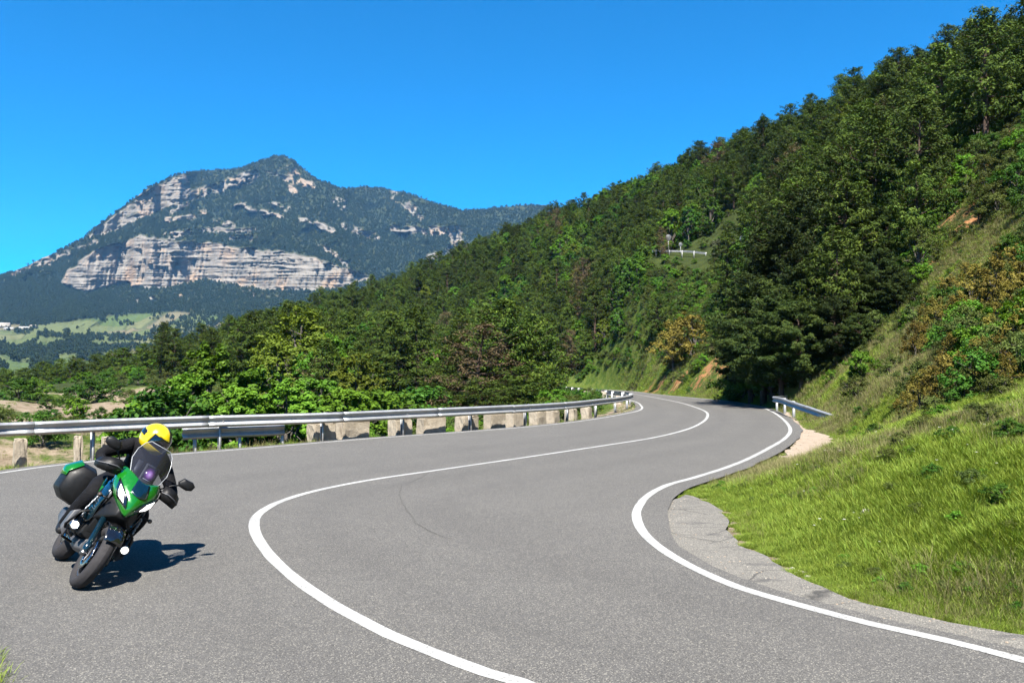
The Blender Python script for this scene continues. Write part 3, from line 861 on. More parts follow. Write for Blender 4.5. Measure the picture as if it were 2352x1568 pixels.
# relief: gullies on the wooded slopes, strata and cracks on the cliffs
amp = sstep(500, 1600, D)
vslope = (1-rock)*amp
D = D + vslope*(fbm(PX/70+PY/140, PY/60, 66, 5)*130 + fbm(PX/16, PY/22, 67, 3)*22)
D = D + rock*amp*(fbm(PX/60, PY/2.6, 68, 4)*8 + fbm(PX/5.0+PY*0.03, PY/45, 69, 4)*13 + fbm(PX/26, PY/30, 70, 3)*13)
a_ = (PX - 1176)/FPX; b_ = (784 - PY)/FPX
ry_ = _c - b_*_s; rz_ = _s + b_*_c
FX = a_/ry_*D; FY = D; FZ = CAM_H + rz_/ry_*D
k = len(pxs); ii = np.arange(k*nrow).reshape(nrow, k)
Ff = np.stack([ii[:-1,:-1], ii[:-1,1:], ii[1:,1:], ii[1:,:-1]], -1).reshape(-1, 4)
def mat_far():
    m, nt = NT('mountain_ground'); n = N(nt); p = n.pos()
    rk = n.attr('rock').outputs['Fac']; fd = n.attr('field').outputs['Fac']; st = n.attr('stain').outputs['Fac']
    mp = n.new('ShaderNodeMapping'); n.put(mp.inputs[0], p); mp.inputs['Scale'].default_value = (0.004, 0.004, 0.09)
    strata = n.noise(mp.outputs[0], 1.0, 7, 0.7)
    mv = n.new('ShaderNodeMapping'); n.put(mv.inputs[0], p); mv.inputs['Scale'].default_value = (0.05, 0.05, 0.006)
    vert = n.noise(mv.outputs[0], 1.0, 6, 0.7)
    f = n.math('ADD', n.math('MULTIPLY', strata, 0.6), n.math('MULTIPLY', vert, 0.4))
    stone = n.ramp(f, [(0.34, (0.12, 0.108, 0.095)), (0.42, (0.225, 0.20, 0.172)), (0.54, (0.285, 0.258, 0.225)), (0.68, (0.38, 0.35, 0.305))])
    stone = n.mix(n.math('MULTIPLY', n.ramp(n.noise(p, 0.012, 5, 0.6), [(0.52, 0), (0.66, 1)]), 0.55), stone, (0.44, 0.29, 0.185))
    stone = n.mix(n.math('MULTIPLY', st, 0.6), stone, (0.46, 0.31, 0.195))
    veg = n.ramp(n.noise(p, 0.02, 6, 0.7), [(0.35, (0.022, 0.032, 0.015)), (0.6, (0.045, 0.056, 0.022)), (0.75, (0.14, 0.12, 0.075))])
    cell = n.new('ShaderNodeMapping'); n.put(cell.inputs[0], p); cell.inputs['Scale'].default_value = (0.010, 0.0042, 0.0); cell.inputs['Rotation'].default_value = (0, 0, 0.25)
    vc = n.voro(cell.outputs[0], 1.0, 'F1', 'Color', 0.85)
    sp = n.new('ShaderNodeSeparateColor'); n.put(sp.inputs[0], vc)
    fl = n.ramp(sp.outputs[0], [(0.0, (0.12, 0.15, 0.055)), (0.3, (0.17, 0.18, 0.08)), (0.5, (0.10, 0.145, 0.045)), (0.7, (0.21, 0.185, 0.11)), (0.9, (0.14, 0.165, 0.065))], 'CONSTANT')
    fl = n.mix(1.0, fl, n.ramp(n.noise(p, 0.05, 5, 0.7), [(0.3, 0.75), (0.7, 1.1)]), 'MULTIPLY')
    edge = n.voro(cell.outputs[0], 1.0, 'DISTANCE_TO_EDGE', 'Distance', 0.85)
    fl = n.mix(n.ramp(edge, [(0.012, 0.7), (0.03, 0)]), fl, (0.06, 0.08, 0.03))
    c = n.mix(fd, veg, fl); c = n.mix(rk, c, stone)
    nm = n.bump(f, 0.9, 8.0)
    n.out(n.bsdf(c, 0.95, 0, nm, 0.1)); return m
stain_tint = sstep(.15, .5, fbm(PX/26+PY/60, PY/50, 73, 3)) * sstep(cbot(PX)-52, cbot(PX)-14, PY) + sstep(640, 690, PX)*sstep(745, 690, PX)*sstep(470, 430, PY)*.9  # cliff-foot stain, plus warm light painted on the peak's right side
M['far'] = mat_far()
mtn = obj('mountain', mesh_np('mountain', np.stack([FX, FY, FZ], -1).reshape(-1, 3), Ff, False,
          {'rock': np.clip(rock, 0, 1).ravel(), 'field': field.ravel(), 'stain': np.clip(stain_tint, 0, 1).ravel()}), M['far'])
tag(mtn, 'pointed limestone mountain with pale cliff bands above a farmed valley', None, None, 'structure')

# woods on the mountain and in the valley: one mass each
far_protos = []
for s in range(4):
    r = np.random.default_rng(900+s)
    cl = [(r.normal()*.22, r.normal()*.22, .25+.7*r.uniform(), .26) for _ in range(9)] + [(0, 0, .95, .15)]
    far_protos.append(crown_mesh('far_crown', cl, 14, .30, .17, r, .9, .5, False, None))
M['leaf_far'] = mat_leaf('far_wood_leaves', (0.016, 0.028, 0.012), (0.028, 0.046, 0.017), (0.050, 0.072, 0.026), 0.03, 0.1, 0.6)
for me in far_protos: me.materials.append(M['leaf_far'])
K = 90000
sx = rng.uniform(-60, 1350, K); sv = rng.uniform(0.05, 1.0, K)
ci = np.clip(((sx - pxs[0])/2.9), 0, k-2); cj = sv*(nrow-1)
i0 = ci.astype(int); j0 = np.minimum(cj.astype(int), nrow-2); fi = ci-i0; fj = cj-j0
def bil(A): return (A[j0,i0]*(1-fi)+A[j0,i0+1]*fi)*(1-fj) + (A[j0+1,i0]*(1-fi)+A[j0+1,i0+1]*fi)*fj
q_r, q_f, q_px, q_py = bil(rock), bil(field), sx, bil(PY)
tree_d = np.where(q_f > .5, 0.0, 1.0)
hedge = fbm(q_px/26, q_py/9, 80, 3)
strips = sstep(.12, .25, hedge)*.9 + sstep(12, 4, np.abs(q_py - (812 - .03*q_px) + 7*fbm(q_px/30, q_px*0, 82)))*(q_px < 480) + sstep(9, 3, np.abs(q_py - 778 + 5*fbm(q_px/30, q_px*0, 83)))*(q_px > 150) + (q_px > 330 + 2.2*np.abs(q_py-770)) * 1.0
tree_d = np.where(q_f > .5, np.clip(strips, 0, 1), tree_d)
tree_d *= 1 - sstep(.06, .22, q_r)
tree_d *= np.where(q_f > .5, 0.5, 1.0) * sstep(-.42, .0, fbm(q_px/12, q_py/8, 81, 3)+.25)
okm = rng.uniform(0, 1, K) < tree_d
pts = np.stack([bil(FX), bil(FY), bil(FZ)], 1)[okm]
hgt = np.where(pts[:,1] > 1350, rng.uniform(5, 9, okm.sum()), rng.uniform(6, 11, okm.sum()))
scl = np.stack([hgt*.8, hgt*.8, hgt], 1)
rot = np.stack([0*hgt, 0*hgt, rng.uniform(0, 6.28, len(hgt))], 1)
vm = pts[:,1] < 1350
for nm, mk, lab in (('mountain_forest', ~vm, 'dark blue green forest covering the slopes of the far mountain'), ('valley_trees', vm, 'hedges and groves between the fields in the valley')):
    o = scatter(nm, pts[mk], rot[mk], scl[mk], rng.integers(0, 4, mk.sum()), far_protos)
    tag(o, lab, 'forest' if nm[0] == 'm' else 'trees', None, 'stuff')
# ================================================================ trees and shrubs
PROTO = {}
def proto(key, pair, bark='bark'):
    pair[0].materials.append(M[bark]); PROTO[key] = pair
for i in range(6):
    proto('pine%d' % i, make_pine(100+i, 8.0, [2.5, 2.2, 2.8, 2.0, 2.6, 2.4][i], [.16, .22, .12, .28, .18, .10][i], 1.15))
for i in range(2):
    proto('brown%d' % i, make_pine(140+i, 8.0, 2.9, .14, .8, 'needle_brown', .18, 20))
for i in range(3):
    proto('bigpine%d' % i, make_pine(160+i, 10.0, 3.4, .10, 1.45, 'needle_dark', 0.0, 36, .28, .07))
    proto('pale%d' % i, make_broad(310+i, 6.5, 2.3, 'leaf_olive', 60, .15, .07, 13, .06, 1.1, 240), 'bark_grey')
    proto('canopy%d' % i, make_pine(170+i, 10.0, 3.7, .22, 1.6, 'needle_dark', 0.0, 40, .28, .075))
for i in range(3):
    proto('broad%d' % i, make_broad(200+i, 6.5, 2.5, 'leaf', 50, .22, .15, 11, .10, 1.0, 200), 'bark_grey')
    proto('dark%d' % i, make_broad(220+i, 6.0, 2.3, 'leaf_dark', 46, .20, .13, 10, .08, 1.0, 170), 'bark_grey')
for i in range(2):
    proto('yellow%d' % i, make_broad(240+i, 7.5, 2.5, 'leaf_yellow', 46, .20, .13, 13, .06, 1.25, 210), 'bark_grey')
for i in range(3):
    proto('olive%d' % i, make_broad(260+i, 2.0, 1.15, 'leaf_olive', 40, .10, .055, 8, .10, .9, 90), 'bark_grey')
    proto('bush%d' % i, make_broad(270+i, 2.0, 1.25, 'leaf_dark', 44, .11, .07, 9, .08, .9, 100), 'bark_grey')
    proto('ochre%d' % i, make_broad(280+i, 2.6, 1.05, 'leaf_ochre', 44, .10, .055, 10, .06, 1.6, 110), 'bark_grey')
    proto('lush%d' % i, make_broad(290+i, 2.0, 1.2, 'leaf', 44, .12, .08, 9, .06, .9, 100), 'bark_grey')
for i in range(2):
    proto('silver%d' % i, make_broad(300+i, 3.0, 1.3, 'leaf_grey', 44, .16, .10, 9, .12, 1.0, 110), 'bark_grey')

def plant(name, key, x, y, s, label, cat, group=None, rz=None, z=None, sz=None, sink=0.08):
    if z is None: z = float(terrain(x, y, False)[0])
    if abs(z) < .2 and inside(ROADPOLY, np.array([x]), np.array([y]))[0]: print('ON ROAD', label)
    root = empty(name, (x, y, z - sink*s), rng.uniform(0, 6.28) if rz is None else rz)
    root.scale = (s, s, s*(1.0 if sz is None else sz))
    tag(root, label, cat, group)
    tr, cr = PROTO[key]
    obj('trunk', tr, None, root); obj('crown', cr, None, root)
    return root
def at_px(px, d, name, key, h_px_top, label, cat, group=None, base=None, wide=1.0, rz=None):
    """a tree at distance d whose top reaches the picture height h_px_top"""
    q = P(px, h_px_top, d); x, y = q[0], q[1]
    z = float(terrain(x, y, False)[0])
    h0 = max(v.co.z for v in PROTO[key][0].vertices) if False else {'pine':8,'brow':8,'bigp':10,'cano':10,'pale':6.5,'broa':6.5,'dark':6,'yell':7.5,'oliv':2,'bush':2,'ochr':2.6,'lush':2,'silv':3}[key[:4]]
    h = max(0.3, q[2] - z)
    s = h/h0
    o = plant(name, key, x, y, s*wide, label, cat, group, rz, z, 1.0/wide)
    TAKEN.append((x, y, 1.1*s*wide + .6))
    return o
TAKEN = []
def ordinal(n):
    return '%d%s' % (n, 'th' if 10 < n % 100 < 14 else {1: 'st', 2: 'nd', 3: 'rd'}.get(n % 10, 'th'))
# --- the big dark pines on the inside of the far bend
gp = 'dark pines massed on the bank above the far bend'
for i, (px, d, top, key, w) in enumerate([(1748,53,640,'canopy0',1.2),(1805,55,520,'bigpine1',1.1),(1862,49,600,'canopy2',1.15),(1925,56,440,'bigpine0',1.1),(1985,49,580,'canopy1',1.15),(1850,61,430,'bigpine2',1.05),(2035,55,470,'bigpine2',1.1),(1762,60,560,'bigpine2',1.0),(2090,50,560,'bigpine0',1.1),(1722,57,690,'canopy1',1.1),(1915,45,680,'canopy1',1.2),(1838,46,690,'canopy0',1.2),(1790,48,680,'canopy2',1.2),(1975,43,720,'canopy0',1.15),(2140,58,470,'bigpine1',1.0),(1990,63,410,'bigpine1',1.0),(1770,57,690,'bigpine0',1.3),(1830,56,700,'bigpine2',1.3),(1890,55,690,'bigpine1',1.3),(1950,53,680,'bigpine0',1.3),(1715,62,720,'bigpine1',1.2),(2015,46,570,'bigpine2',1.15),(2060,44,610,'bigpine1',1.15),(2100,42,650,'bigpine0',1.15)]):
    lab = ['leftmost dark pine of the mass overhanging the shaded bank', 'tall dark pine left of centre in the mass above the far bend', 'broad dark pine in the middle of the mass above the far bend',
           'dark pine whose top stands highest in the mass above the bend', 'dark pine right of centre in the mass above the far bend', 'dark pine rising behind the middle of the mass above the bend',
           'dark pine on the right shoulder of the mass above the bend', 'dark pine behind the left edge of the mass above the bend', 'dark pine at the right edge of the mass beside ochre shrubs',
           'dark pine at the far left foot of the pine mass', 'dark pine in front of the mass with bare lower trunk', 'spreading pine at the foot of the mass shading the road',
           'wide pine nearest the shaded left foot of the mass', 'small pine at the right foot of the mass above the rail', 'dark pine uphill right of the pine mass', 'highest rear pine of the mass above the far bend', 'shaded pine behind the left trunks of the pine mass', 'shaded pine behind the second trunk of the pine mass', 'shaded pine behind the middle trunks of the pine mass', 'shaded pine behind the right trunks of the pine mass', 'shaded pine deepest behind the left foot of the mass', 'dark pine starting the right wing of the pine mass', 'dark pine in the middle of the right wing of the mass', 'lowest dark pine ending the right wing of the mass'][i]
    at_px(px, d, 'pine_tree', key, top, lab, 'pine', gp, wide=w)
# --- single trees that stand out
for a in [
    (1090, 58, 'pine_tree', 'brown0', 742, 'half dry brown pine behind the guard rail left of the far bend', 'pine', None, None, 1.35),
    (1030, 60, 'pine_tree', 'pine2', 830, 'low dark pine just left of the half dry brown pine', 'pine', None, None, 1.5),
    (1165, 66, 'pine_tree', 'pine4', 690, 'dark green pine just right of the half dry brown pine', 'pine', None, None, 1.2),
    (1225, 70, 'pine_tree', 'pine0', 720, 'dark pine behind the far guard rail above the road gap', 'pine', None, None, 1.2),
    (1190, 55, 'pine_tree', 'pine5', 838, 'low spreading pine above the guard rail near the curve tip', 'pine', None, None, 1.8),
    (1120, 52, 'pine_tree', 'pine2', 868, 'lowest pine growing right behind the guard rail', 'pine', None, None, 2.0),
    (960, 56, 'shrub', 'bush0', 882, 'dark shrub behind the rail right of the sunny grass strip', 'shrub', None, None, 1.4),
    (1270, 58, 'shrub', 'lush1', 893, 'bright green shrub under the far guard rail', 'shrub', None, None, 1.6),
    (480, 43, 'broadleaf_tree', 'broad0', 796, 'tall bright green broadleaf tree behind the rail near the rider', 'tree', None, None, 1.05),
    (430, 41, 'broadleaf_tree', 'broad1', 850, 'bright green broadleaf tree at the left end of the grove', 'tree', None, None, 1.1),
    (590, 41, 'broadleaf_tree', 'broad2', 838, 'bright green broadleaf tree second in the grove behind the rail', 'tree', None, None, 1.15),
    (545, 38, 'broadleaf_tree', 'broad1', 880, 'low bright green broadleaf tree in front of the grove', 'tree', None, None, 1.3),
    (660, 39, 'broadleaf_tree', 'broad0', 878, 'low green broadleaf tree in the middle of the grove', 'tree', None, None, 1.3),
    (735, 42, 'broadleaf_tree', 'broad2', 865, 'green broadleaf tree right of the middle of the grove', 'tree', None, None, 1.25),
    (825, 48, 'broadleaf_tree', 'yellow0', 812, 'yellow green tree at the right end of the grove behind the rail', 'tree', None, None, 1.2),
    (790, 40, 'broadleaf_tree', 'broad1', 885, 'low green broadleaf tree at the right end of the grove', 'tree', None, None, 1.4),
    (860, 43, 'shrub', 'lush0', 890, 'green shrub left of the sunny grass strip', 'shrub', None, None, 1.5),
    (345, 39, 'shrub', 'lush2', 905, 'yellowish green shrub above the rail left of the grove', 'shrub', None, None, 1.3),
    (385, 37, 'shrub', 'bush1', 885, 'green shrub between the grove and the dry clearing', 'shrub', None, None, 1.3),
    (690, 78, 'broadleaf_tree', 'yellow0', 705, 'tall yellow green tree standing behind the grove', 'tree', None, None, 1.25),
    (725, 72, 'broadleaf_tree', 'yellow1', 762, 'lower yellow green tree right of the tallest yellow green one', 'tree', None, None, 1.25),
    (640, 70, 'broadleaf_tree', 'yellow1', 775, 'yellow green tree left of the tallest yellow green one', 'tree', None, None, 1.2),
    (745, 66, 'pine_tree', 'brown1', 822, 'small brown dying pine behind the grove', 'pine', None, None, 1.2),
    (915, 92, 'pine_tree', 'pine1', 715, 'dark pine above the short stretch of far rail', 'pine', None, None, 1.3),
    (960, 98, 'pine_tree', 'pine3', 705, 'tall dark pine right above the short stretch of far rail', 'pine', None, None, 1.3),
    (200, 98, 'shrub', 'bush2', 872, 'large round green shrub alone in the dry clearing', 'shrub', None, None, 1.9),
    (125, 60, 'shrub', 'bush0', 938, 'small round dark shrub in the clearing above the left rail', 'shrub', None, None, 1.3),
    (40, 92, 'shrub', 'bush1', 868, 'dark green shrub at the left edge of the dry clearing', 'shrub', None, None, 1.5),
    (85, 96, 'shrub', 'lush0', 872, 'pair of joined green shrubs near the left edge of the clearing', 'shrub', None, None, 1.4),
    (300, 88, 'shrub', 'olive1', 892, 'olive brown shrub right of the large round shrub', 'shrub', None, None, 1.6),
    (1648, 123, 'shrub', 'silver0', 550, 'silvery leaved shrub beside the upper road rail', 'shrub', None, None, 1.1),
    (1523, 130, 'pine_tree', 'brown1', 522, 'thin brownish tree left of the upper road rail', 'pine', None, None, .8),
    (1400, 150, 'broadleaf_tree', 'broad0', 700, 'green broadleaf tree on the slope below the upper road', 'tree', None, None, 1.2),
    (1345, 150, 'broadleaf_tree', 'dark0', 720, 'dark broadleaf tree above the shaded hollow beside the far road', 'tree', None, None, 1.2),
    (1585, 92, 'shrub', 'ochre0', 715, 'dry orange brown shrub above the orange soil bank', 'shrub', None, None, 1.3),
    (1545, 96, 'shrub', 'ochre1', 745, 'smaller dry brown shrub above the orange soil bank', 'shrub', None, None, 1.3),
    (2245, 46, 'pine_tree', 'pine3', 425, 'small pointed pine on the upper right slope beside bare soil', 'pine', None, None, 1.0),
    (2110, 46, 'broadleaf_tree', 'pale0', 520, 'pale olive green tree right of the pine mass', 'tree', None, None, 1.1),
    (2040, 31, 'shrub', 'bush2', 840, 'dark shrub between the pine mass and the ochre shrubs', 'shrub', None, None, 1.3),
    (2005, 35, 'shrub', 'bush1', 850, 'dark shrub at the shaded edge above the short rail', 'shrub', None, None, 1.3),
    (2070, 37, 'shrub', 'bush0', 760, 'dark green shrub behind the first ochre shrubs', 'shrub', None, None, 1.3),
    (2030, 40, 'shrub', 'lush1', 770, 'fresh green shrub at the foot of the ochre shrubs', 'shrub', None, None, 1.4),
    (1990, 38, 'shrub', 'silver1', 830, 'grey green shrub in the shade above the short rail', 'shrub', None, None, 1.2),
    (2165, 14.5, 'shrub', 'lush2', 1030, 'low round yellow green shrub alone in the grass bank', 'shrub', None, None, 1.5),
    (2330, 15.5, 'shrub', 'bush2', 915, 'dark green shrub at the right edge of the grass bank', 'shrub', None, None, 1.4),
    (2215, 20, 'shrub', 'lush0', 935, 'small green shrub on the grass bank below the ochre shrubs', 'shrub', None, None, 1.3),
]:
    at_px(*a)
# --- shrubs in the deep shade under the pine mass
for i, (px, d, top, key) in enumerate([(1735,58,815,'bush0'),(1775,53,812,'bush1'),(1815,51,806,'bush2'),(1858,52,800,'bush0'),(1895,50,806,'bush1'),(1935,49,812,'bush2'),(1965,47,825,'bush0'),(1700,62,830,'bush1'),(1840,49,840,'bush1'),(1910,48,845,'bush0')]):
    at_px(px, d, 'shrub', key, top, 'dark shrub in the deep shade under the pine mass, %s from the left' % ordinal([2,3,4,6,7,9,10,1,5,8][i]), 'shrub', 'shrubs in the shade under the pines', wide=1.5)
# --- ochre shrubs on the right bank
go = 'ochre box shrubs on the right bank'
oc = [(2330,16,765),(2290,17,775),(2250,18,775),(2200,17.5,805),(2160,18,825),(2120,18.5,850),(2095,20,875),(2230,16,830),(2310,15,815),(2350,18,700),(2270,20,730),(2190,20.5,765),(2085,25,845),(2120,27,770),(2160,24,790),(2105,30,735),(2150,31,690),(2195,28,680),(2190,23,790),(2230,26,690),(2240,31,610),(2270,24,720),(2285,29,600),(2310,26,650),(2335,31,560),(2340,23,740),(2300,21,790),(2180,34,630),(2250,21,800),(2075,22,900),(2130,21,860),(2345,36,540),(2290,35,560),(2220,37,600),(2125,35,690),(2200,20,850),(2350,27,620)]
for i, (px, d, top) in enumerate(oc):
    at_px(px, d, 'shrub', 'ochre%d' % (i % 3) if i % 7 else 'olive%d' % (i % 3), top, 'ochre box shrub in the thicket on the right bank above the grass' if i % 7 else 'olive green shrub growing among the ochre thicket on the right bank', 'shrub', go if i % 7 else 'olive shrubs among the ochre thicket', wide=1.05)
# --- cushions in the grass bank
gc = 'dark cushion plants in the grass bank'
for px, d, top, key in [(2000,21,985,'olive0'),(1975,27,950,'bush1'),(2240,12,1085,'olive1'),(2120,12,1095,'olive2'),(2060,23,970,'olive1'),(2160,26,905,'olive0'),(2290,19,890,'bush0'),(2080,33,880,'bush2'),(1960,32,905,'lush1'),(2250,24,870,'olive2')]:
    at_px(px, d, 'cushion_shrub', key, top, 'low dark cushion shrub scattered in the grass bank on the right', 'shrub', gc, wide=1.5)
# --- shrubs in the dry clearing
gd = 'small shrubs dotted over the dry clearing'
for px, d, top in [(240,118,852),(275,120,858),(318,122,846),(345,118,858),(385,121,852),(415,119,858),(262,112,868),(180,112,884),(110,80,905),(150,84,902),(230,75,935),(255,62,955),(60,66,945),(85,55,962),(20,75,930),(300,70,940),(420,122,862),(215,104,872)]:
    at_px(px, d, 'shrub', ['bush0', 'olive1', 'bush2', 'olive0'][int(px) % 4], top, 'small dark shrub dotted over the dry clearing left of the grove', 'shrub', gd, wide=1.15)

# --- the thin row of pines at the low left end of the ridge
for i, px in enumerate(range(-8, 345, 17)):
    top = np.interp(px, [0, 100, 200, 300, 345], [846, 830, 814, 794, 784]) + rng.uniform(-6, 14)
    at_px(px + rng.uniform(-6, 6), rng.uniform(140, 156), 'pine_tree', 'pine%d' % rng.integers(0, 6), top, 'dark green pine in the row behind the clearing, %s from the left' % ordinal(i+1), 'pine', 'pines in the row behind the clearing', wide=rng.uniform(1.0, 1.25))
# --- the wood: jittered spacing over the hill, near trees as things, the rest as one mass
cand = []
for yy in np.arange(42, 345, 3.7):
    sp = 3.3 + yy*0.006
    xs = np.arange(-150, 135, sp)
    cand.append(np.stack([xs + rng.uniform(-1.5, 1.5, len(xs)), yy + rng.uniform(-1.7, 1.7, len(xs))], 1))
cand = np.concatenate(cand)
cz, crd = terrain(cand[:,0], cand[:,1], False, True)
cpx, cpy, _ = project(np.c_[cand, cz])
ok = (cpx > -160) & (cpx < 2520) & (crd > 3.0)
ok &= ~((cpx < 470) & (cand[:,1] < 127)) & ~((cpx < 330) & (cand[:,1] < 146))                         # dry clearing
ok &= ~((cpx < 960) & (cand[:,1] < 62)) & ~((cpx < 640) & (cand[:,1] < 100))
ok &= ~((cpx > 1900) & (cand[:,1] < 40)) & ~((cpx > 2050) & (cand[:,1] < 44))
ok &= ~((cand[:,0] > 16) & (cand[:,0] < 27) & (cand[:,1] > 58) & (cand[:,1] < 112) & (crd < 8.0))
ok &= ~((cpx > 1480) & (cpx < 1730) & (cpy > 575) & (cpy < 720) & (cand[:,1] > 100) & (cand[:,1] < 140))
_q = project(np.c_[cand, cz+8])[1]
ok &= ~((cpx > 1480) & (cpx < 1730) & (_q < 640) & (cand[:,1] > 95) & (cand[:,1] < 132))
ok &= ~((cpx > 860) & (cpx < 1010) & (cpy > 800) & (cand[:,1] < 152))
ok &= ~((cpx > 1240) & (cpx < 1480) & (cand[:,1] < 100))
ok &= ~((cand[:,0] < 9) & (cand[:,0] > -8) & (cand[:,1] < 66))
ok &= ~((cpx > 2230) & (cpy > 380) & (cpy < 560) & (cand[:,1] < 66))
ok &= ~((cpx > 2150) & (cand[:,1] < 60))
for (x, y, rr) in TAKEN: ok &= (np.hypot(cand[:,0]-x, cand[:,1]-y) > rr)
cand, cz, crd, cpx, cpy = cand[ok], cz[ok], crd[ok], cpx[ok], cpy[ok]
mixn = fbm(cand[:,0]/22, cand[:,1]/22, 90, 3); u = rng.uniform(0, 1, len(cand))
kind = np.where(u < .14 + .6*sstep(-.05, .3, mixn), 1, 0)      # 1: broadleaf
hgt = np.where(kind == 1, rng.uniform(4.8, 7.6, len(cand)), rng.uniform(6.0, 9.8, len(cand)))
hgt = hgt * (0.72 + 0.28*sstep(3, 10, crd))
hgt = np.where((cpx < 520), hgt*.82, hgt); hgt = np.where((cpx < 330), hgt*.85, hgt)
tpx, tpy, tf = project(np.c_[cand, cz + hgt])
order = np.argsort(cand[:,1])
hor = np.full(460, 1200.0)
vis = np.zeros(len(cand))
for i in order:
    half = FPX*0.27*hgt[i]/tf[i]*.6
    a = int(np.clip((tpx[i]-half+170)/6, 0, 458)); b = int(np.clip((tpx[i]+half+170)/6, a+1, 459))
    vis[i] = max(0, min(hor[a:b].max(), cpy[i]) - tpy[i]) * min(1.0, 1.0)
    hor[a:b] = np.minimum(hor[a:b], tpy[i] + .35*(cpy[i]-tpy[i]))
onscreen = (tpx > -20) & (tpx < 2372)
vis = np.where(onscreen, vis, 0)
single = np.zeros(len(cand), bool)
for kk, cap in ((0, 270), (1, 170)):
    q = np.where((kind == kk) & (vis > 14))[0]
    q = q[np.argsort(-vis[q]*np.sqrt(hgt[q]/tf[q]))][:cap]; single[q] = True
crest = hor[np.clip(((tpx+170)/6).astype(int), 0, 459)] > tpy - 1
def ordinal(n):
    return '%d%s' % (n, 'th' if 10 < n % 100 < 14 else {1: 'st', 2: 'nd', 3: 'rd'}.get(n % 10, 'th'))
_cr = sorted([i for i in np.where(single)[0] if crest[i] and tpy[i] < 480], key=lambda i: tpx[i])
CREST = {i: ordinal(n+1) for n, i in enumerate(_cr)}
def wood_label(i, what):
    x = tpx[i]
    if i in CREST: return '%s on the hill crest against the sky, %s from the left' % (what, CREST[i]), 'crest'
    hi = 'high' if tpy[i] < (330 if x > 1650 else 480 if x > 1250 else 700) else 'low'
    if x > 2050: return '%s %s in the wood at the right picture edge' % (what, hi), hi + ' right edge'
    if x > 1650: return '%s %s in the dense wood right of the upper road' % (what, hi), hi + ' right'
    if x > 1450: return '%s %s on the slope around the upper road rail' % (what, hi), hi + ' upper road'
    if x > 1250: return '%s %s on the slope left of the upper road rail' % (what, hi), hi + ' slope'
    if x > 900: return '%s %s on the ridge between the far rail and the upper road' % (what, hi), hi + ' mid ridge'
    if x > 560: return '%s %s on the wooded ridge right below the limestone cliff' % (what, hi), hi + ' ridge'
    if x > 300: return '%s on the ridge above the grove near the rider' % what, 'left ridge'
    return '%s at the low left end of the wooded ridge' % what, 'left end'
for i in np.where(single)[0]:
    if kind[i] == 0:
        key = 'pine%d' % rng.integers(0, 6) if rng.uniform() > .02 else 'brown%d' % rng.integers(0, 2); what = 'dark green pine' if key[0] == 'p' else 'brownish half dry pine'
        lab, z_ = wood_label(i, what); plant('pine_tree', key, cand[i,0], cand[i,1], hgt[i]/8.0*rng.uniform(1.0, 1.15), lab, 'pine', what + 's of the wood, ' + z_, None, cz[i])
    else:
        v = rng.uniform(); key, what, h0 = ('broad%d' % rng.integers(0, 3), 'bright green broadleaf tree', 6.5) if v < .35 else ('dark%d' % rng.integers(0, 3), 'deep green broadleaf tree', 6.0) if v < .78 else ('yellow%d' % rng.integers(0, 2), 'yellow green broadleaf tree', 7.5)
        lab, z_ = wood_label(i, what); plant('broadleaf_tree', key, cand[i,0], cand[i,1], hgt[i]/h0*1.1, lab, 'tree', what + 's of the wood, ' + z_, None, cz[i])
# the rest of the wood
def joined(key):
    tr, cr = PROTO[key]
    bm = bmesh.new(); bm.from_mesh(tr); nf = len(bm.faces); bm.from_mesh(cr)
    me = bpy.data.meshes.new(key + '_joined'); bm.faces.ensure_lookup_table()
    for f in bm.faces[nf:]: f.material_index = 1
    bm.to_mesh(me); bm.free(); me.materials.append(tr.materials[0]); me.materials.append(cr.materials[0]); return me
keys = ['pine%d' % i for i in range(6)] + ['broad0', 'dark0', 'dark1', 'yellow0']
jm = [joined(q) for q in keys]
rest = np.where(~single)[0]
pi_ = np.where(kind[rest] == 0, rng.integers(0, 6, len(rest)), rng.integers(6, 10, len(rest)))
h0 = np.array([8]*6 + [6.5, 6, 6, 7.5])[pi_]
s_ = hgt[rest]/h0*rng.uniform(.95, 1.15, len(rest))
o = scatter('forest', np.c_[cand[rest], cz[rest]-.15], np.c_[0*s_, 0*s_, rng.uniform(0, 6.28, len(rest))], np.stack([s_]*3, 1), pi_, jm)
tag(o, 'remaining trees of the mixed pine wood covering hill and ridge', 'forest', None, 'stuff')
# undergrowth between the trees and on the banks
K = 16000
ua = np.radians(rng.uniform(-36, 36, K)); ur = np.exp(rng.uniform(math.log(17), math.log(300), K))
ux, uy = ur*np.sin(ua), ur*np.cos(ua)
uz, urd = terrain(ux, uy, False, True); upx, upy, _ = project(np.c_[ux, uy, uz])
dens = sstep(1.2, 5, urd)
dens = np.where((upx < 440) & (uy < 126), dens*.02, dens)
dens = np.where((ux > 8) & (uy < 44), dens*.13, dens)
dens = np.where((upx > 1530) & (upx < 1720) & (upy > 575) & (upy < 605), .05, dens)
dens = np.where((ux < 8) & (uy < 33), 0, dens)
dens = np.where((upx > 850) & (upx < 905) & (uy < 70), 0, dens)
dens = np.where((upx > 1420) & (upx < 1700) & (upy > 815) & (upy < 900) & (uy < 115), .3, dens)
dens = np.where((upx > 2150) & (upy > 390) & (upy < 610) & (uy > 42) & (uy < 66), dens*.3, dens)
dens = dens*(1 - .85*sstep(.3, .6, soil_f(ux, uy)))
k_ = rng.uniform(0, 1, K) < dens
ux, uy, uz = ux[k_], uy[k_], uz[k_]
sk = ['olive0', 'olive1', 'bush0', 'bush1', 'lush0', 'lush1', 'olive2']
jm2 = [joined(q) for q in sk]
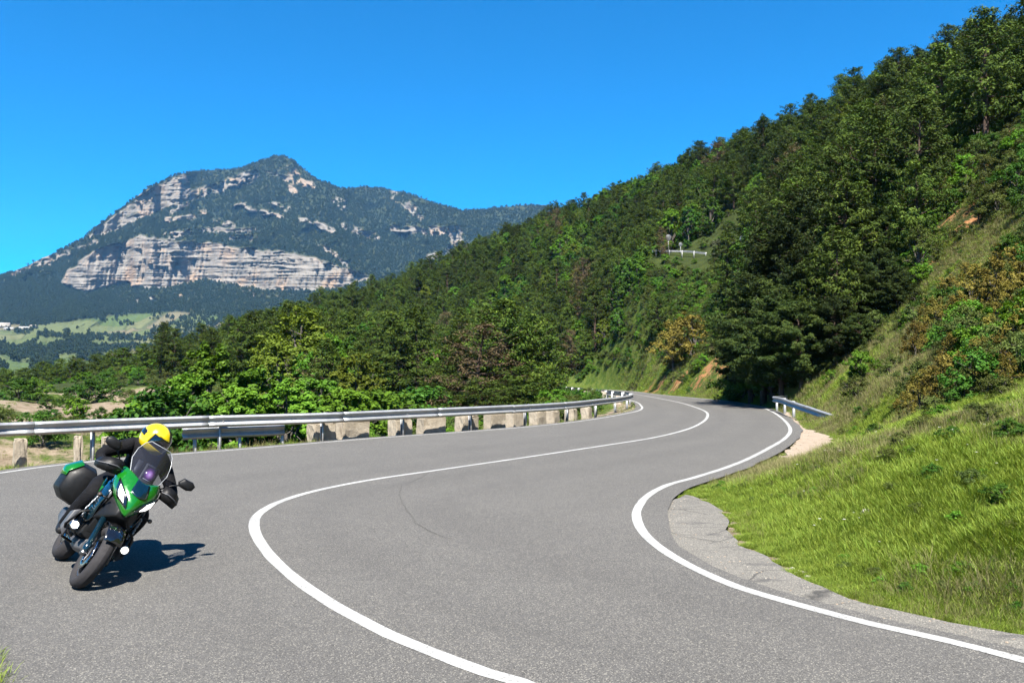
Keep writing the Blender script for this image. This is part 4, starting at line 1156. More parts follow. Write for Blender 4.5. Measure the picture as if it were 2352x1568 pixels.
# extra scrub on the steep cut below the upper road
qn = 1500; qx = rng.uniform(1290, 1735, qn); qy = rng.uniform(600, 885, qn)
dd = np.linspace(68, 172, 150)
rr_ = np.array([tuple(ray(a, b)) for a, b in zip(qx, qy)])
mx_ = (rr_[:, 0]/rr_[:, 1])[:, None]*dd[None]; mz_ = CAM_H + (rr_[:, 2]/rr_[:, 1])[:, None]*dd[None]; my_ = np.repeat(dd[None], qn, 0)
tz_, trd = terrain(mx_.ravel(), my_.ravel(), False, True); tz_ = tz_.reshape(mx_.shape); trd = trd.reshape(mx_.shape)
hit_i = np.argmax(tz_ > mz_, 1); rows_ = np.arange(qn)
kq = (hit_i > 0) & (trd[rows_, hit_i] > 1.6) & (rng.uniform(0, 1, qn) < np.where((qy > 800) & (qx > 1400), .35, .8))
kq &= soil_f(mx_[rows_, hit_i], my_[rows_, hit_i]) < .35
kq &= ~((qy < 625) & (qx > 1500) & (qx < 1640))
ux = np.r_[ux, mx_[rows_, hit_i][kq]]; uy = np.r_[uy, my_[rows_, hit_i][kq]]; uz = np.r_[uz, tz_[rows_, hit_i][kq]]
u_rd = np.r_[urd[k_], trd[rows_, hit_i][kq]]
s_ = rng.uniform(.35, 1.0, len(ux)) * (0.7 + .3*sstep(4, 12, u_rd))
o = scatter('undergrowth', np.c_[ux, uy, uz-.1], np.c_[0*s_, 0*s_, rng.uniform(0, 6.28, len(ux))], np.stack([s_*1.1, s_*1.1, s_], 1), rng.choice([0,0,1,1,2,3,4,5,6,6], len(ux)), jm2)
tag(o, 'low scrub and undergrowth between the trees and on the banks', 'undergrowth', None, 'stuff')

# ================================================================ grass
def tuft(name, seed, nb, hmin, hmax, spread, wd, mat, droop=.5):
    r = np.random.default_rng(seed); V = []; F = []; var = []
    for b in range(nb):
        az = r.uniform(0, 6.28); rr = spread*math.sqrt(r.uniform()); p0 = np.array([math.cos(az)*rr, math.sin(az)*rr, -.02])
        h = r.uniform(hmin, hmax); az2 = az + r.normal()*.9; d = np.array([math.cos(az2), math.sin(az2), 0])*droop*h*r.uniform(.2, 1)
        side = np.array([-math.sin(az2+r.normal()*.8), math.cos(az2), 0]); w = wd*r.uniform(.6, 1.2)
        base = len(V); v = r.uniform()
        for q, (t, k) in enumerate(((0, 1), (.5, .85), (.82, .5), (1, .08))):
            c = p0 + np.array([0, 0, h*t*(1-.18*t*t)]) + d*t*t
            V += [c - side*w*k/2, c + side*w*k/2]; var += [np.clip(v*.7+.3*t, 0, 1)]*2
        for q in range(3): F.append((base+2*q, base+2*q+1, base+2*q+3, base+2*q+2))
    me = mesh_np(name, np.array(V), np.array(F), False, {'var': np.array(var)}); me.materials.append(M[mat]); return me
tufts = [tuft('tuft', 400+i, 34, .05, .17, .10, .006, 'grass', .7) for i in range(4)] + [tuft('tuft', 410+i, 22, .10, .27, .11, .0045, 'grass_dry', .5) for i in range(3)] + \
        [tuft('tuft', 420+i, 44, .03, .09, .12, .010, 'grass', 1.0) for i in range(2)] + [tuft('tuft', 430+i, 44, .03, .09, .13, .009, 'grass_dry', 1.0) for i in range(2)]
def grass_points(K, a0, a1, r0, r1, cond, seed):
    r = np.random.default_rng(seed)
    a = np.radians(r.uniform(a0, a1, K)); q = np.exp(r.uniform(math.log(r0), math.log(r1), K))
    x, y = q*np.sin(a), q*np.cos(a); z, rd_ = terrain(x, y, True, True)
    m = cond(x, y, rd_, r) & (rd_ > 0.02)
    return x[m], y[m], z[m], rd_[m], r
def right_side(x, y):
    dl = dist_pts(LE[::6], x, y); dr_ = dist_pts(RE[::6], x, y)
    return dr_ < dl
x, y, z, rd_, r = grass_points(320000, 3, 37, 4.5, 125, lambda x, y, d, r: right_side(x, y), 51)
dryn = fbm(x/2.6, y/2.6, 95, 5)*1.5 + .5*sstep(1.5, 7, rd_) + .15*sstep(10, 30, y) + .02
bare = fbm(x/1.7, y/1.7, 96, 4)
kk = (soil_f(x, y) < .55 - .3*r.uniform(0, 1, len(x))) & (rd_ > .10 + .12*fbm(x*3, y*3, 99, 2)) & ~((bare > .40) & (rd_ > 2.0)) & (r.uniform(0, 1, len(x)) > .25*sstep(3, 8, rd_))
x, y, z, rd_, dryn = x[kk], y[kk], z[kk], rd_[kk], dryn[kk]
pd = sstep(-.25, .75, dryn)*.75
v = r.uniform(0, 1, len(x)); short = r.uniform(0, 1, len(x)) < (.25 + .4*sstep(2, 7, rd_))
ti = np.where(v < pd, np.where(short, r.integers(9, 11, len(x)), r.integers(4, 7, len(x))), np.where(short, r.integers(7, 9, len(x)), r.integers(0, 4, len(x))))
s_ = r.uniform(.7, 1.25, len(x)) * (1 + .9*sstep(12, 60, y) + .8*sstep(60, 110, y)) * (.30 + .70*sstep(0.0, .9, rd_))
o = scatter('bank_grass', np.c_[x, y, z], np.c_[r.normal(0, .12, len(x)), r.normal(0, .12, len(x)), r.uniform(0, 6.28, len(x))], np.stack([s_]*3, 1), ti, tufts)
tag(o, 'lush green and straw coloured grass covering the bank right of the road', 'grass', None, 'stuff')
x, y, z, rd_, r = grass_points(60000, -40, 14, 4.2, 125, lambda x, y, d, r: (~right_side(x, y)) & (fbm(x/2.2, y/2.2, 97, 4) + .25*(y < 8) > -.02 + .0*x) & (d > .12) & (r.uniform(0, 1, len(x)) < np.where(y < 8, 1, .55)), 52)
ti = np.where(y < 8, r.integers(0, 4, len(x)), np.where(r.uniform(0, 1, len(x)) < .55, r.choice([4, 5, 6, 9, 10], len(x)), r.choice([0, 1, 2, 7, 8], len(x))))
s_ = r.uniform(.5, 1.15, len(x)) * (1 + 1.1*sstep(12, 80, y))
o = scatter('verge_grass', np.c_[x, y, z], np.c_[r.normal(0, .12, len(x)), r.normal(0, .12, len(x)), r.uniform(0, 6.28, len(x))], np.stack([s_]*3, 1), ti, tufts)
tag(o, 'sparse dry grass and weeds on the verge and clearing left of the road', 'grass', None, 'stuff')
# broad-leaved weeds and herb clumps among the grass
xw, yw, zw, rdw, r = grass_points(5000, 4, 37, 5, 60, lambda x, y, d, r: right_side(x, y) & (d > .5) & (fbm(x/1.5, y/1.5, 88, 4) > -.12) & (soil_f(x, y) < .5), 54)
sw = r.uniform(.025, .075, len(xw)) * (1 + 1.2*sstep(10, 50, yw))
o = scatter('bank_weeds', np.c_[xw, yw, zw-.01], np.c_[0*xw, 0*xw, r.uniform(0, 6.28, len(xw))], np.stack([sw*1.3, sw*1.3, sw], 1), r.choice([0, 1, 2, 3, 4, 5, 6, 6, 0], len(xw)), jm2)
tag(o, 'broad leaved weeds and herb clumps among the bank grass', 'weeds', None, 'stuff')
# tiny white flowers
fm = MB()
for q in range(5):
    a = q*1.256; fm.add([(0, 0, .22), (math.cos(a)*.018, math.sin(a)*.018, .225), (math.cos(a+.5)*.022, math.sin(a+.5)*.022, .23), (math.cos(a+1)*.018, math.sin(a+1)*.018, .225)], [(0, 1, 2, 3)])
fme = fm.mesh('flower'); fme.materials.append(simple('white_petals', (.8, .8, .72), .6))
x, y, z, rd_, r = grass_points(330, 8, 36, 6, 30, lambda x, y, d, r: right_side(x, y) & (d > .8) & (fbm(x/2, y/2, 98, 3) > .05), 53)
o = scatter('wildflowers', np.c_[x, y, z], np.c_[0*x, 0*x, r.uniform(0, 6, len(x))], np.stack([r.uniform(.4, .9, len(x))]*3, 1), np.zeros(len(x)), [fme])
tag(o, 'tiny white wildflowers sprinkled through the grass bank', 'flowers', None, 'stuff')
# ================================================================ guard rails
WP = [(0.0, -.158), (.012, -.150), (.070, -.118), (.083, -.100), (.080, -.082), (.012, -.018), (0.0, -.004), (.004, .010), (.072, .082), (.084, .100), (.078, .118), (.020, .152), (.006, .158), (0.0, .150)]
def beam_mesh(path3, side=-1, proud=0.0):
    """W profile swept along path3 (x,y,z of the beam centre); side -1: humps to the right of travel"""
    A = np.asarray(path3, float)
    T = np.gradient(A[:, :2], axis=0); T /= np.linalg.norm(T, axis=1)[:, None] + 1e-9
    Nn = np.stack([-T[:, 1], T[:, 0]], 1) * side
    rows = []
    for p, n_ in zip(A, Nn):
        front = [(p[0]+n_[0]*(a+proud), p[1]+n_[1]*(a+proud), p[2]+b) for a, b in WP]
        back = [(p[0]+n_[0]*(a+proud-.005), p[1]+n_[1]*(a+proud-.005), p[2]+b) for a, b in WP[::-1]]
        rows.append(front + back)
    return MB().loft(rows).mesh('beam')
def post_mesh(h):
    m = MB()
    m.box((0, -.0, h/2-.2), (.012, .12, h+.4)); m.box((.03, .057, h/2-.2), (.06, .012, h+.4)); m.box((.03, -.057, h/2-.2), (.06, .012, h+.4))
    return m.mesh('post')
def spacer_mesh():
    m = MB(); m.box((0, 0, 0), (.11, .10, .28)); m.box((0, .07, 0), (.14, .012, .32)); return m.mesh('spacer')
POST = {}
def guard_rail(label, path2, zc, posts, seglen=4.0, side=-1, name='guard_rail', rusty=(), refl=True, gap=.16):
    """path2 (n,2) plan, zc centre height (number or array), posts: arc positions"""
    A = resample(np.asarray(path2, float), .2); s = arclen(A)
    z = np.full(len(A), zc) if not hasattr(zc, '__len__') else np.interp(s, np.linspace(0, s[-1], len(zc)), zc)
    root = empty(name, (A[0,0], A[0,1], 0)); tag(root, label, 'guard rail')
    o3 = np.array(root.location)
    k = max(1, int(round(s[-1]/seglen)))
    for q in range(k):
        m = (s >= s[-1]*q/k - .12) & (s <= s[-1]*(q+1)/k + .12)
        B = np.c_[A[m], z[m] + .004*math.sin(q*2.1)] - o3
        obj('beam', beam_mesh(B, side, .006*(q % 2)), M['zinc'], root)
    T = np.gradient(A, axis=0); T /= np.linalg.norm(T, axis=1)[:, None]
    for j, sp in enumerate(posts):
        i = min(len(A)-1, int(np.searchsorted(s, sp)))
        n_ = np.array([-T[i,1], T[i,0]])*side
        gz_ = float(terrain(A[i,0], A[i,1], False)[0])
        h = z[i] + .13 - gz_
        key = round(h, 1)
        if key not in POST: POST[key] = post_mesh(key)
        ang_ = math.atan2(n_[1], n_[0]) - PI/2
        pos = np.array([A[i,0]-n_[0]*gap, A[i,1]-n_[1]*gap, z[i]+.13-key]) - o3
        p = obj('post', POST[key], None, root, pos, (0, 0, ang_))
        if not POST[key].materials: POST[key].materials.append(M['zinc'])
        if 'sp' not in POST: POST['sp'] = spacer_mesh(); POST['sp'].materials.append(M['zinc'])
        if gap > .1: obj('spacer', POST['sp'], None, root, np.array([A[i,0]-n_[0]*(gap-.083), A[i,1]-n_[1]*(gap-.083), z[i]]) - o3, (0, 0, ang_))
        if 'bolt' not in POST:
            POST['bolt'] = MB().lathe([(-.01, 0.0), (-.01, .016), (.008, .014), (.014, 0.0)], 'y', 8).mesh('bolt'); POST['bolt'].materials.append(M['zinc'])
            POST['refl'] = MB().box((0, .025, 0), (.05, .05, .006), (0, .0, 1.2)).mesh('reflector'); POST['refl'].materials.append(simple('white_reflector', (.75, .75, .72), .4))
        obj('bolt', POST['bolt'], None, root, np.array([A[i,0]+n_[0]*.012, A[i,1]+n_[1]*.012, z[i]]) - o3, (0, 0, ang_))
        if refl and j % 2: obj('reflector', POST['refl'], None, root, np.array([A[i,0]+n_[0]*.01, A[i,1]+n_[1]*.01, z[i]-.01]) - o3, (0, 1.57, ang_))
    return root, A, z
RAIL_PX = [(-260,1090),(-120,1066),(0,1050),(120,1043),(220,1036),(420,1024),(512,1019),(620,1014),(745,1008),(930,995),(1090,984),(1215,974),(1310,964),(1375,953),(1420,944),(1446,936),(1453,930),(1447,926)]
rp = [G(*p) for p in RAIL_PX] + [(8.1,62),(7.9,71),(7.4,79),(7.0,87),(6.4,96),(5.0,106),(2.0,116),(-4,124)]
RP = catmull(rp, .2); RS = arclen(RP)
def rail_s(px, py):
    q = np.array(G(px, py)); return float(RS[np.argmin(((RP-q)**2).sum(1))])
pp = [rail_s(*p) for p in [(220,1036),(512,1019),(745,1008),(930,995),(1090,984),(1215,974),(1310,964),(1375,953),(1420,944),(1446,936)]]
pp = [pp[0]-2.9, pp[0]-6] + pp
q = rail_s(1450, 928)
while q < RS[-1]-2: pp.append(q); q += 5.2 if q > RS[-1]-50 else 4.0
guard_rail('long galvanised guard rail curving round the outside of both bends', RP, .625, pp)
# short lower rail
i0 = np.argmin(np.abs(RS - rail_s(424, 1024))); i1 = np.argmin(np.abs(RS - rail_s(680, 1011)))
LR = offset(RP, .24)[i0:i1]
guard_rail('short low guard rail mounted beneath the long rail near the rider', LR, .30, [.25, 1.55, 3.0], 6.0, name='lower_guard_rail', gap=.05, refl=False)
# second low rail on the far side of the curve
m = (RS > rail_s(1450, 928) + 9)
LR2 = offset(RP, .3)[m]
guard_rail('low second rail under the far end of the long guard rail', LR2[:150], .30, [1, 6, 12, 20], 6.0, name='lower_guard_rail', gap=.05, refl=False)
# short rail on the inside of the bend, its near end turned down to the ground
guard_rail('short guard rail with its near end sloping into the grass bank', catmull([(15.6,45.6),(14.6,44.8),(14.0,42),(13.0,37.5),(12.5,33.5),(12.35,30.6)], .2), [.63, .64, .63, .58, .44, .22], [1.6, 4.6, 8.4], 4.2, side=-1, refl=False)
# rail along the upper road, and a stretch far below the ridge
def line_rail(label, pts, posts_every):
    A = catmull([p[:2] for p in pts], .3)
    zz = np.interp(np.linspace(0, 1, 12), np.linspace(0, 1, len(pts)), [p[2] + .5 for p in pts])
    s = arclen(A); return guard_rail(label, A, zz, list(np.arange(.6, s[-1], posts_every)), 4.0, side=1, refl=False)
line_rail('guard rail of the upper road seen above the grassy slope', [P(1498,583,132), P(1530,584,131.5), P(1570,586,130), P(1622,589,127)], 2.2)
line_rail('short stretch of far guard rail seen between the trees', [P(884,862,140), P(905,863,139), P(938,862,138)], 1.4)

# ================================================================ concrete blocks under the rail
def block_mesh(w, h, d, seed):
    r = np.random.default_rng(seed); n_ = 5
    bm = bmesh.new(); bmesh.ops.create_cube(bm, size=1.0)
    bmesh.ops.bevel(bm, geom=bm.edges[:], offset=.05, segments=2, affect='EDGES')
    bmesh.ops.subdivide_edges(bm, edges=[e for e in bm.edges if e.calc_length() > .3], cuts=3, use_grid_fill=True)
    for v in bm.verts:
        c = np.array(v.co); nz = np.array([float(fbm(np.array([c[0]*3+seed]), np.array([c[2]*3+c[1]*2]), seed+q, 3)[0]) for q in range(3)])
        v.co = Vector((c[0]*w + nz[0]*.05, c[1]*d + nz[1]*.06, (c[2]+.5)*h + nz[2]*.05*(c[2] > 0)))
    me = bpy.data.meshes.new('concrete_block'); bm.to_mesh(me); bm.free(); me.materials.append(M['block']); return me
POS_W = ['first', 'second', 'third', 'fourth', 'fifth', 'sixth', 'seventh', 'eighth', 'ninth', 'tenth', 'eleventh', 'twelfth']
ROFF = offset(RP, .52)
for i, (a, b, py) in enumerate([(752,806,1008),(824,892,1003),(938,984,995),(1001,1061,990),(1075,1127,984),(1141,1189,979),(1197,1240,975),(1246,1286,970),(1291,1326,966),(1332,1362,960),(1367,1392,954)]):
    g0, g1 = np.array(G(a, py)), np.array(G(b, py)); c = (g0+g1)/2
    j = np.argmin(((RP-c)**2).sum(1)); c = ROFF[j]
    t = RP[min(j+3, len(RP)-1)] - RP[max(j-3, 0)]; rz = math.atan2(t[1], t[0])
    w = np.linalg.norm(g1-g0)*1.12; h = [.45,.47,.45,.46,.44,.46,.46,.46,.42,.42,.40][i]
    z0 = float(terrain(c[0], c[1], False)[0])
    o = obj('concrete_block', block_mesh(w, h+max(0, -z0)+.35, .42, 500+i), None, None, (c[0], c[1], min(z0, 0)-.35), (0, 0, rz + rng.normal()*.03))
    tag(o, 'rough beige concrete block under the rail, %s from the left of the row' % POS_W[i], 'block', 'concrete blocks in a row under the near rail')
for i, (px, py, w, h) in enumerate([(1345,919,.9,.75),(1385,921,.9,.75),(1420,927,1.0,.55),(42,1043,.26,.36),(203,1037,.14,.36),(262,1033,.14,.30)]):
    c = np.array(G(px, py)); j = np.argmin(((RP-c)**2).sum(1)); t = RP[min(j+3, len(RP)-1)] - RP[max(j-3, 0)]
    z0 = float(terrain(c[0], c[1], False)[0])
    if i >= 3: c = ROFF[np.argmin(((RP-c)**2).sum(1))]
    o = obj('concrete_block', block_mesh(w, h+.3-min(0, z0), .35 if i < 3 else .2, 530+i), None, None, (c[0], c[1], min(0, z0)-.3), (0, 0, math.atan2(t[1], t[0])))
    tag(o, ['pale concrete block standing farthest back inside the hairpin', 'pale concrete block in the middle of those inside the hairpin', 'low pale concrete block nearest the tip of the hairpin', 'short beige concrete stub under the rail at the left picture edge', 'narrow concrete stub left of the post behind the rider', 'narrow concrete stub right of the post behind the rider'][i], 'block')

# ================================================================ stones
def hit(px, py):
    """where a look along this direction meets the ground"""
    d = np.exp(np.linspace(math.log(4), math.log(150), 1500)); r = ray(px, py)
    x = r.x/r.y*d; zz = CAM_H + r.z/r.y*d; t = terrain(x, d, False)
    i = np.argmax(t > zz); return x[i], d[i], t[i]
def stone(px, py, s, label, seed, mat='rock'):
    r = np.random.default_rng(seed); bm = bmesh.new(); bmesh.ops.create_icosphere(bm, subdivisions=2, radius=1)
    for v in bm.verts:
        c = np.array(v.co); k_ = 1 + .35*float(fbm(np.array([c[0]*1.4+seed]), np.array([c[1]*1.4+c[2]]), seed, 3)[0])
        v.co = Vector((c[0]*k_*s*1.2, c[1]*k_*s*.8, c[2]*k_*s*.62))
    me = bpy.data.meshes.new('stone'); bm.to_mesh(me); bm.free(); me.materials.append(M[mat])
    x, y, z = hit(px, py); tag(obj('stone', me, None, None, (x, y, z + s*.25), (0, 0, r.uniform(0, 6))), label, 'stone')
stone(1995, 1185, .085, 'white rounded stone lying alone in the grass bank', 1)
stone(2085, 1215, .05, 'thin pale stone half buried in the grass right of the white one', 2)
stone(2245, 1275, .06, 'pale stone among pebbles on the right part of the grass bank', 3)
for i in range(14):
    stone([1820,1836,1846,2265,2290,2312,2335,2280,2235,1857,1828,2300,2325,2258][i], [1308,1314,1317,1310,1316,1322,1335,1300,1318,1326,1318,1290,1308,1328][i], [.03,.025,.03,.045,.04,.05,.04,.04,.035,.03,.025,.04,.045,.03][i],
          'pale pebble at the edge of the apron and grass' if i in (0, 1, 2, 9, 10) else 'pale pebble in the stony patch of the grass bank', 20+i)
    bpy.context.scene.collection.objects[-1]['group'] = 'pale pebbles by the apron' if i in (0, 1, 2, 9, 10) else 'pale pebbles in the bank'

# tussocks scattered over the bank
for px, py, sc, key in [(1935,1000,.16,'olive0'),(2010,1010,.20,'bush1'),(2070,1035,.18,'olive1'),(2125,1000,.22,'olive2'),(2190,1020,.16,'bush0'),(2270,985,.24,'olive0'),(2320,1020,.2,'bush2'),(1880,1090,.10,'olive1'),(1960,1120,.12,'olive2'),(2050,1140,.11,'olive0'),(2140,1110,.15,'bush1'),(2230,1130,.17,'olive1'),(2300,1160,.14,'bush0'),(2110,1190,.11,'olive2'),(2200,1210,.10,'lush1'),(2330,1240,.12,'olive0'),(2040,1065,.14,'olive1'),(2150,960,.28,'olive0'),(2220,930,.3,'bush2'),(2080,945,.26,'olive2'),(2300,920,.3,'olive1'),(2000,960,.22,'bush0')]:
    x, y, z = hit(px, py)
    plant('tussock', key, x, y, sc, 'small dark tussock among the grass of the right bank', 'tussock', 'tussocks among the bank grass', None, z, .75)
# loose gravel on the shoulders and in the ditch
gm = []
for q_ in range(3):
    bm = bmesh.new(); bmesh.ops.create_icosphere(bm, subdivisions=1, radius=1)
    for v in bm.verts: v.co = Vector((v.co.x*rng.uniform(.7, 1.3), v.co.y*rng.uniform(.7, 1.2), v.co.z*rng.uniform(.4, .8)))
    me = bpy.data.meshes.new('gravel_stone'); bm.to_mesh(me); bm.free(); me.materials.append(M['ditch'] if q_ else M['rock']); gm.append(me)
def near_edge(A, side, lo, hi, n_, cond):
    B = A[cond(A)]; i_ = rng.integers(2, len(B)-2, n_); off_ = rng.uniform(lo, hi, n_)*side
    T_ = B[i_+1]-B[i_-1]; T_ /= np.linalg.norm(T_, axis=1)[:, None]
    return B[i_] + np.stack([-T_[:,1], T_[:,0]], 1)*off_[:, None]
gp1 = near_edge(LC, 1, .42, 1.5, 1800, lambda A: (A[:,1] > 10) & (A[:,1] < 60) & (A[:,0] > -10.5))
gp2 = near_edge(RC, -1, .34, .62, 420, lambda A: (A[:,1] > 4.5) & (A[:,1] < 45))
gp3 = np.stack([rng.uniform(DITCH[:,0].min(), DITCH[:,0].max(), 900), rng.uniform(DITCH[:,1].min(), DITCH[:,1].max(), 900)], 1)
gp3 = gp3[inside(DITCH, gp3[:,0], gp3[:,1])]
gp4 = APRON[rng.integers(0, len(APRON), 110)] + rng.normal(0, .08, (110, 2))
gpt = np.concatenate([gp1, gp2, gp3, gp4]); gpt = gpt[~inside(ROADPOLY, gpt[:,0], gpt[:,1])]
gzz = terrain(gpt[:,0], gpt[:,1], True)
gzz = np.where(inside(APRON, gpt[:,0], gpt[:,1]), -.024, np.where(inside(DITCH, gpt[:,0], gpt[:,1]), -.034, gzz))
gs = rng.uniform(.004, .012, len(gpt)) * (1 + 1.4*sstep(9, 28, gpt[:,1]))
o = scatter('gravel', np.c_[gpt, gzz], np.c_[0*gs, 0*gs, rng.uniform(0, 6, len(gs))], np.stack([gs]*3, 1), rng.integers(0, 3, len(gs)), gm)
tag(o, 'loose pale gravel along the road shoulders and in the ditch', 'gravel', None, 'stuff')

# ================================================================ road signs by the upper road
M['sign_grey'] = simple('grey_sign_back', (.20, .21, .22), .45, .4, .5, .15)
M['mirror'] = simple('mirror_face', (.45, .5, .56), .2, .5, .6, .1)
def sign(px, d, ytop, dia, shape, label, mat):
    q = P(px, ytop, d); z = float(terrain(q[0], q[1], False)[0]); h = q[2] - z
    root = empty('road_sign', (q[0], q[1], z)); tag(root, label, 'sign')
    MB().tube([(0, 0, -.3), (0, 0, h-.05)], .05, 8).build('post', M['zinc'], root)
    n_ = {'round': 24, 'tri': 3}[shape]
    pr = []
    for yy in (-.02, .02):
        pr.append([(math.sin(2*PI*k/n_)*dia/2, yy-.07, h-dia/2+math.cos(2*PI*k/n_)*dia/2) for k in range(n_)])
    MB().loft(pr).build('plate', mat, root, bevel=.01)
    return root
sign(1535, 131, 539, .95, 'round', 'tall grey round road sign seen from behind beside the upper rail', M['sign_grey'])
sign(1563, 132, 557, .65, 'round', 'lower grey round road sign right of the taller one', M['sign_grey'])
sign(1706, 119, 541, 1.05, 'round', 'pale round traffic mirror among the trees right of the upper rail', M['mirror'])
sign(1685, 121, 550, .7, 'round', 'small pale round plate left of the traffic mirror', simple('pale_plate', (.4, .4, .38), .5))

# ================================================================ farm buildings far down the valley
def far_at(px, py):
    i = int(np.clip((px - pxs[0])/2.9, 0, len(pxs)-2)); j = int(np.argmin(np.abs(PY[:, i] - py)))
    return FX[j, i], FY[j, i], FZ[j, i]
M['plaster'] = simple('farm_plaster', (.62, .56, .46), .9, 0, .2, .2, .3)
M['tiles'] = simple('pale_roof', (.62, .55, .48), .8, 0, .3, .2, .4)
M['shed'] = simple('white_shed_roof', (.78, .78, .76), .5, .2, .4, .1, .3)
M['opening'] = simple('dark_opening', (.03, .03, .03), .6)
def house(px, py, w, dp, h, rz, roof, label):
    x, y, z = far_at(px, py); root = empty('farmhouse', (x, y, z-.5), rz); tag(root, label, 'house')
    MB().box((0, 0, h/2), (w, dp, h)).build('wall', M['plaster'], root)
    g = [[(-w/2-.5, -dp/2-.5, h), (-w/2-.5, 0, h+dp*.28), (-w/2-.5, dp/2+.5, h)], [(w/2+.5, -dp/2-.5, h), (w/2+.5, 0, h+dp*.28), (w/2+.5, dp/2+.5, h)]]
    MB().loft(g).build('roof', M[roof], root)
    for k in range(3):
        MB().box((-w/3+k*w/3, -dp/2-.06, h*.55), (w*.09, .1, h*.32)).build('window', M['opening'], root)
house(9, 752, 26, 12, 7, .2, 'tiles', 'leftmost farm building with beige walls in the far valley')
house(22, 758, 18, 9, 4, -.1, 'shed', 'long white roofed shed in the far valley near the left edge')
house(56, 756, 20, 9, 4, .15, 'shed', 'white roofed shed standing apart right of the farm buildings')
house(76, 753, 12, 8, 5, -.2, 'tiles', 'small beige farmhouse rightmost in the far valley')
house(121, 812, 7, 6, 4, .3, 'tiles', 'tiny pale hut on the ridge of the near field')
# ================================================================ motorcycle
B_HEAD, B_LEAN, B_S = RAD(-55), RAD(34), .93
_ct = G(168, 1351)
BMAT = Matrix.Translation((_ct[0], _ct[1], .012)) @ Matrix.Rotation(B_HEAD, 4, 'Z') @ Matrix.Rotation(-B_LEAN, 4, 'X') @ Matrix.Scale(B_S, 4)
def gloss(name, col, rough=.18, coat=.8, metal=0.0, var=.05): return simple(name, col, rough, metal, .5, var, 14, 0, coat)
M['bgreen'] = gloss('green_metallic_paint', (.012, .23, .015), .2, 1.0, .25)
M['bblue'] = gloss('dark_blue_paint', (.004, .022, .036), .2, 1.0, .2)
M['bblack'] = simple('black_plastic', (.012, .012, .013), .5, 0, .22, .3, 20)
M['bgloss'] = gloss('gloss_black', (.008, .008, .010), .15, 1.0)
M['bgrey'] = simple('grey_plastic', (.10, .10, .11), .5, 0, .5, .2, 20)
M['chrome'] = simple('polished_steel', (.72, .72, .74), .16, 1.0, .5, .08, 30)
M['alloy'] = simple('cast_alloy', (.20, .20, .21), .38, .8, .5, .2, 20)
M['tyre'] = simple('tyre_rubber', (.045, .042, .045), .8, 0, .2, .25, 40, .15)
M['lamp'] = emit('lit_lamp', (1.0, .98, .92), 1.2)
M['amber'] = simple('smoked_lens', (.10, .07, .05), .2, 0, .5)
def mat_screen():
    m, nt = NT('windscreen_plastic'); n = N(nt)
    t = n.new('ShaderNodeBsdfTransparent'); t.inputs[0].default_value = (.48, .50, .55, 1)
    g = n.new('ShaderNodeBsdfGlossy'); g.inputs[0].default_value = (.9, .92, 1, 1); g.inputs['Roughness'].default_value = .06
    d = n.new('ShaderNodeBsdfDiffuse'); d.inputs[0].default_value = (.12, .12, .14, 1)
    f = n.new('ShaderNodeFresnel'); f.inputs[0].default_value = 1.45
    a = n.new('ShaderNodeMixShader'); n.put(a.inputs[0], n.math('MULTIPLY', f.outputs[0], 1.0)); n.put(a.inputs[1], t.outputs[0]); n.put(a.inputs[2], g.outputs[0])
    b = n.new('ShaderNodeMixShader'); b.inputs[0].default_value = .08; n.put(b.inputs[1], a.outputs[0]); n.put(b.inputs[2], d.outputs[0])
    n.out(b.outputs[0]); return m
M['screen'] = mat_screen()
def mat_display():
    m, nt = NT('lit_display'); n = N(nt); co = n.objco()
    mp = n.new('ShaderNodeMapping'); n.put(mp.inputs[0], co); mp.inputs['Scale'].default_value = (10, 16, 13)
    g = n.new('ShaderNodeTexGradient', gradient_type='SPHERICAL'); n.put(g.inputs[0], mp.outputs[0])
    c = n.ramp(g.outputs['Fac'], [(0.0, (.008, .006, .016)), (.35, (.10, .03, .16)), (.7, (.55, .25, .70)), (1.0, (.95, .8, 1.0))])
    sh = n.bsdf(c, .2, 0, None, .5, Emission_Color=c, Emission_Strength=.22); n.out(sh); return m
M['display'] = mat_display()

bike = empty('motorcycle'); bike.matrix_world = BMAT
tag(bike, 'green and black touring motorcycle leaning hard into the bend on the left', 'motorcycle')
def sub(parent, name, mb, mat, **kw): return mb.build(name, mat, parent, **kw)

def wheel(name, cx, R, tw, disc):
    t_ = []
    for k in range(14):
        a = 2*PI*k/14; t_.append((math.sin(a)*tw, R - tw*.82 + math.cos(a)*tw*.82))
    w = MB().lathe([(-tw*.55, R-tw*1.62), (-tw*.5, R-tw*1.95), (tw*.5, R-tw*1.95), (tw*.55, R-tw*1.62), (0, R-tw*1.55)], 'y', 40, closed=True).build(name, M['alloy'], bike, smooth=True)
    w.location = (cx, 0, R)
    MB().lathe(t_, 'y', 48, closed=True).build('tyre', M['tyre'], w, smooth=True)
    sp = MB()
    for k in range(5):
        a = 2*PI*k/5
        for da in (-.14, .14):
            sp.tube([(math.cos(a)*.035, 0, math.sin(a)*.035), (math.cos(a+da)*(R-tw*1.8), 0, math.sin(a+da)*(R-tw*1.8))], [.016, .012], 6)
    sp.lathe([(-.05, 0.001), (-.05, .045), (.05, .045), (.05, 0.001)], 'y', 16)
    sp.build('rim_spokes', M['bgloss'], w)
    for s in disc:
        MB().lathe([(s*.062, .07), (s*.062, .15), (s*.067, .15), (s*.067, .07)], 'y', 32, closed=True).build('brake_disc', M['chrome'], w)
    return w
wheel('front_wheel', 0, .305, .064, (-1, 1))
wheel('rear_wheel', -1.43, .31, .085, (-1,))
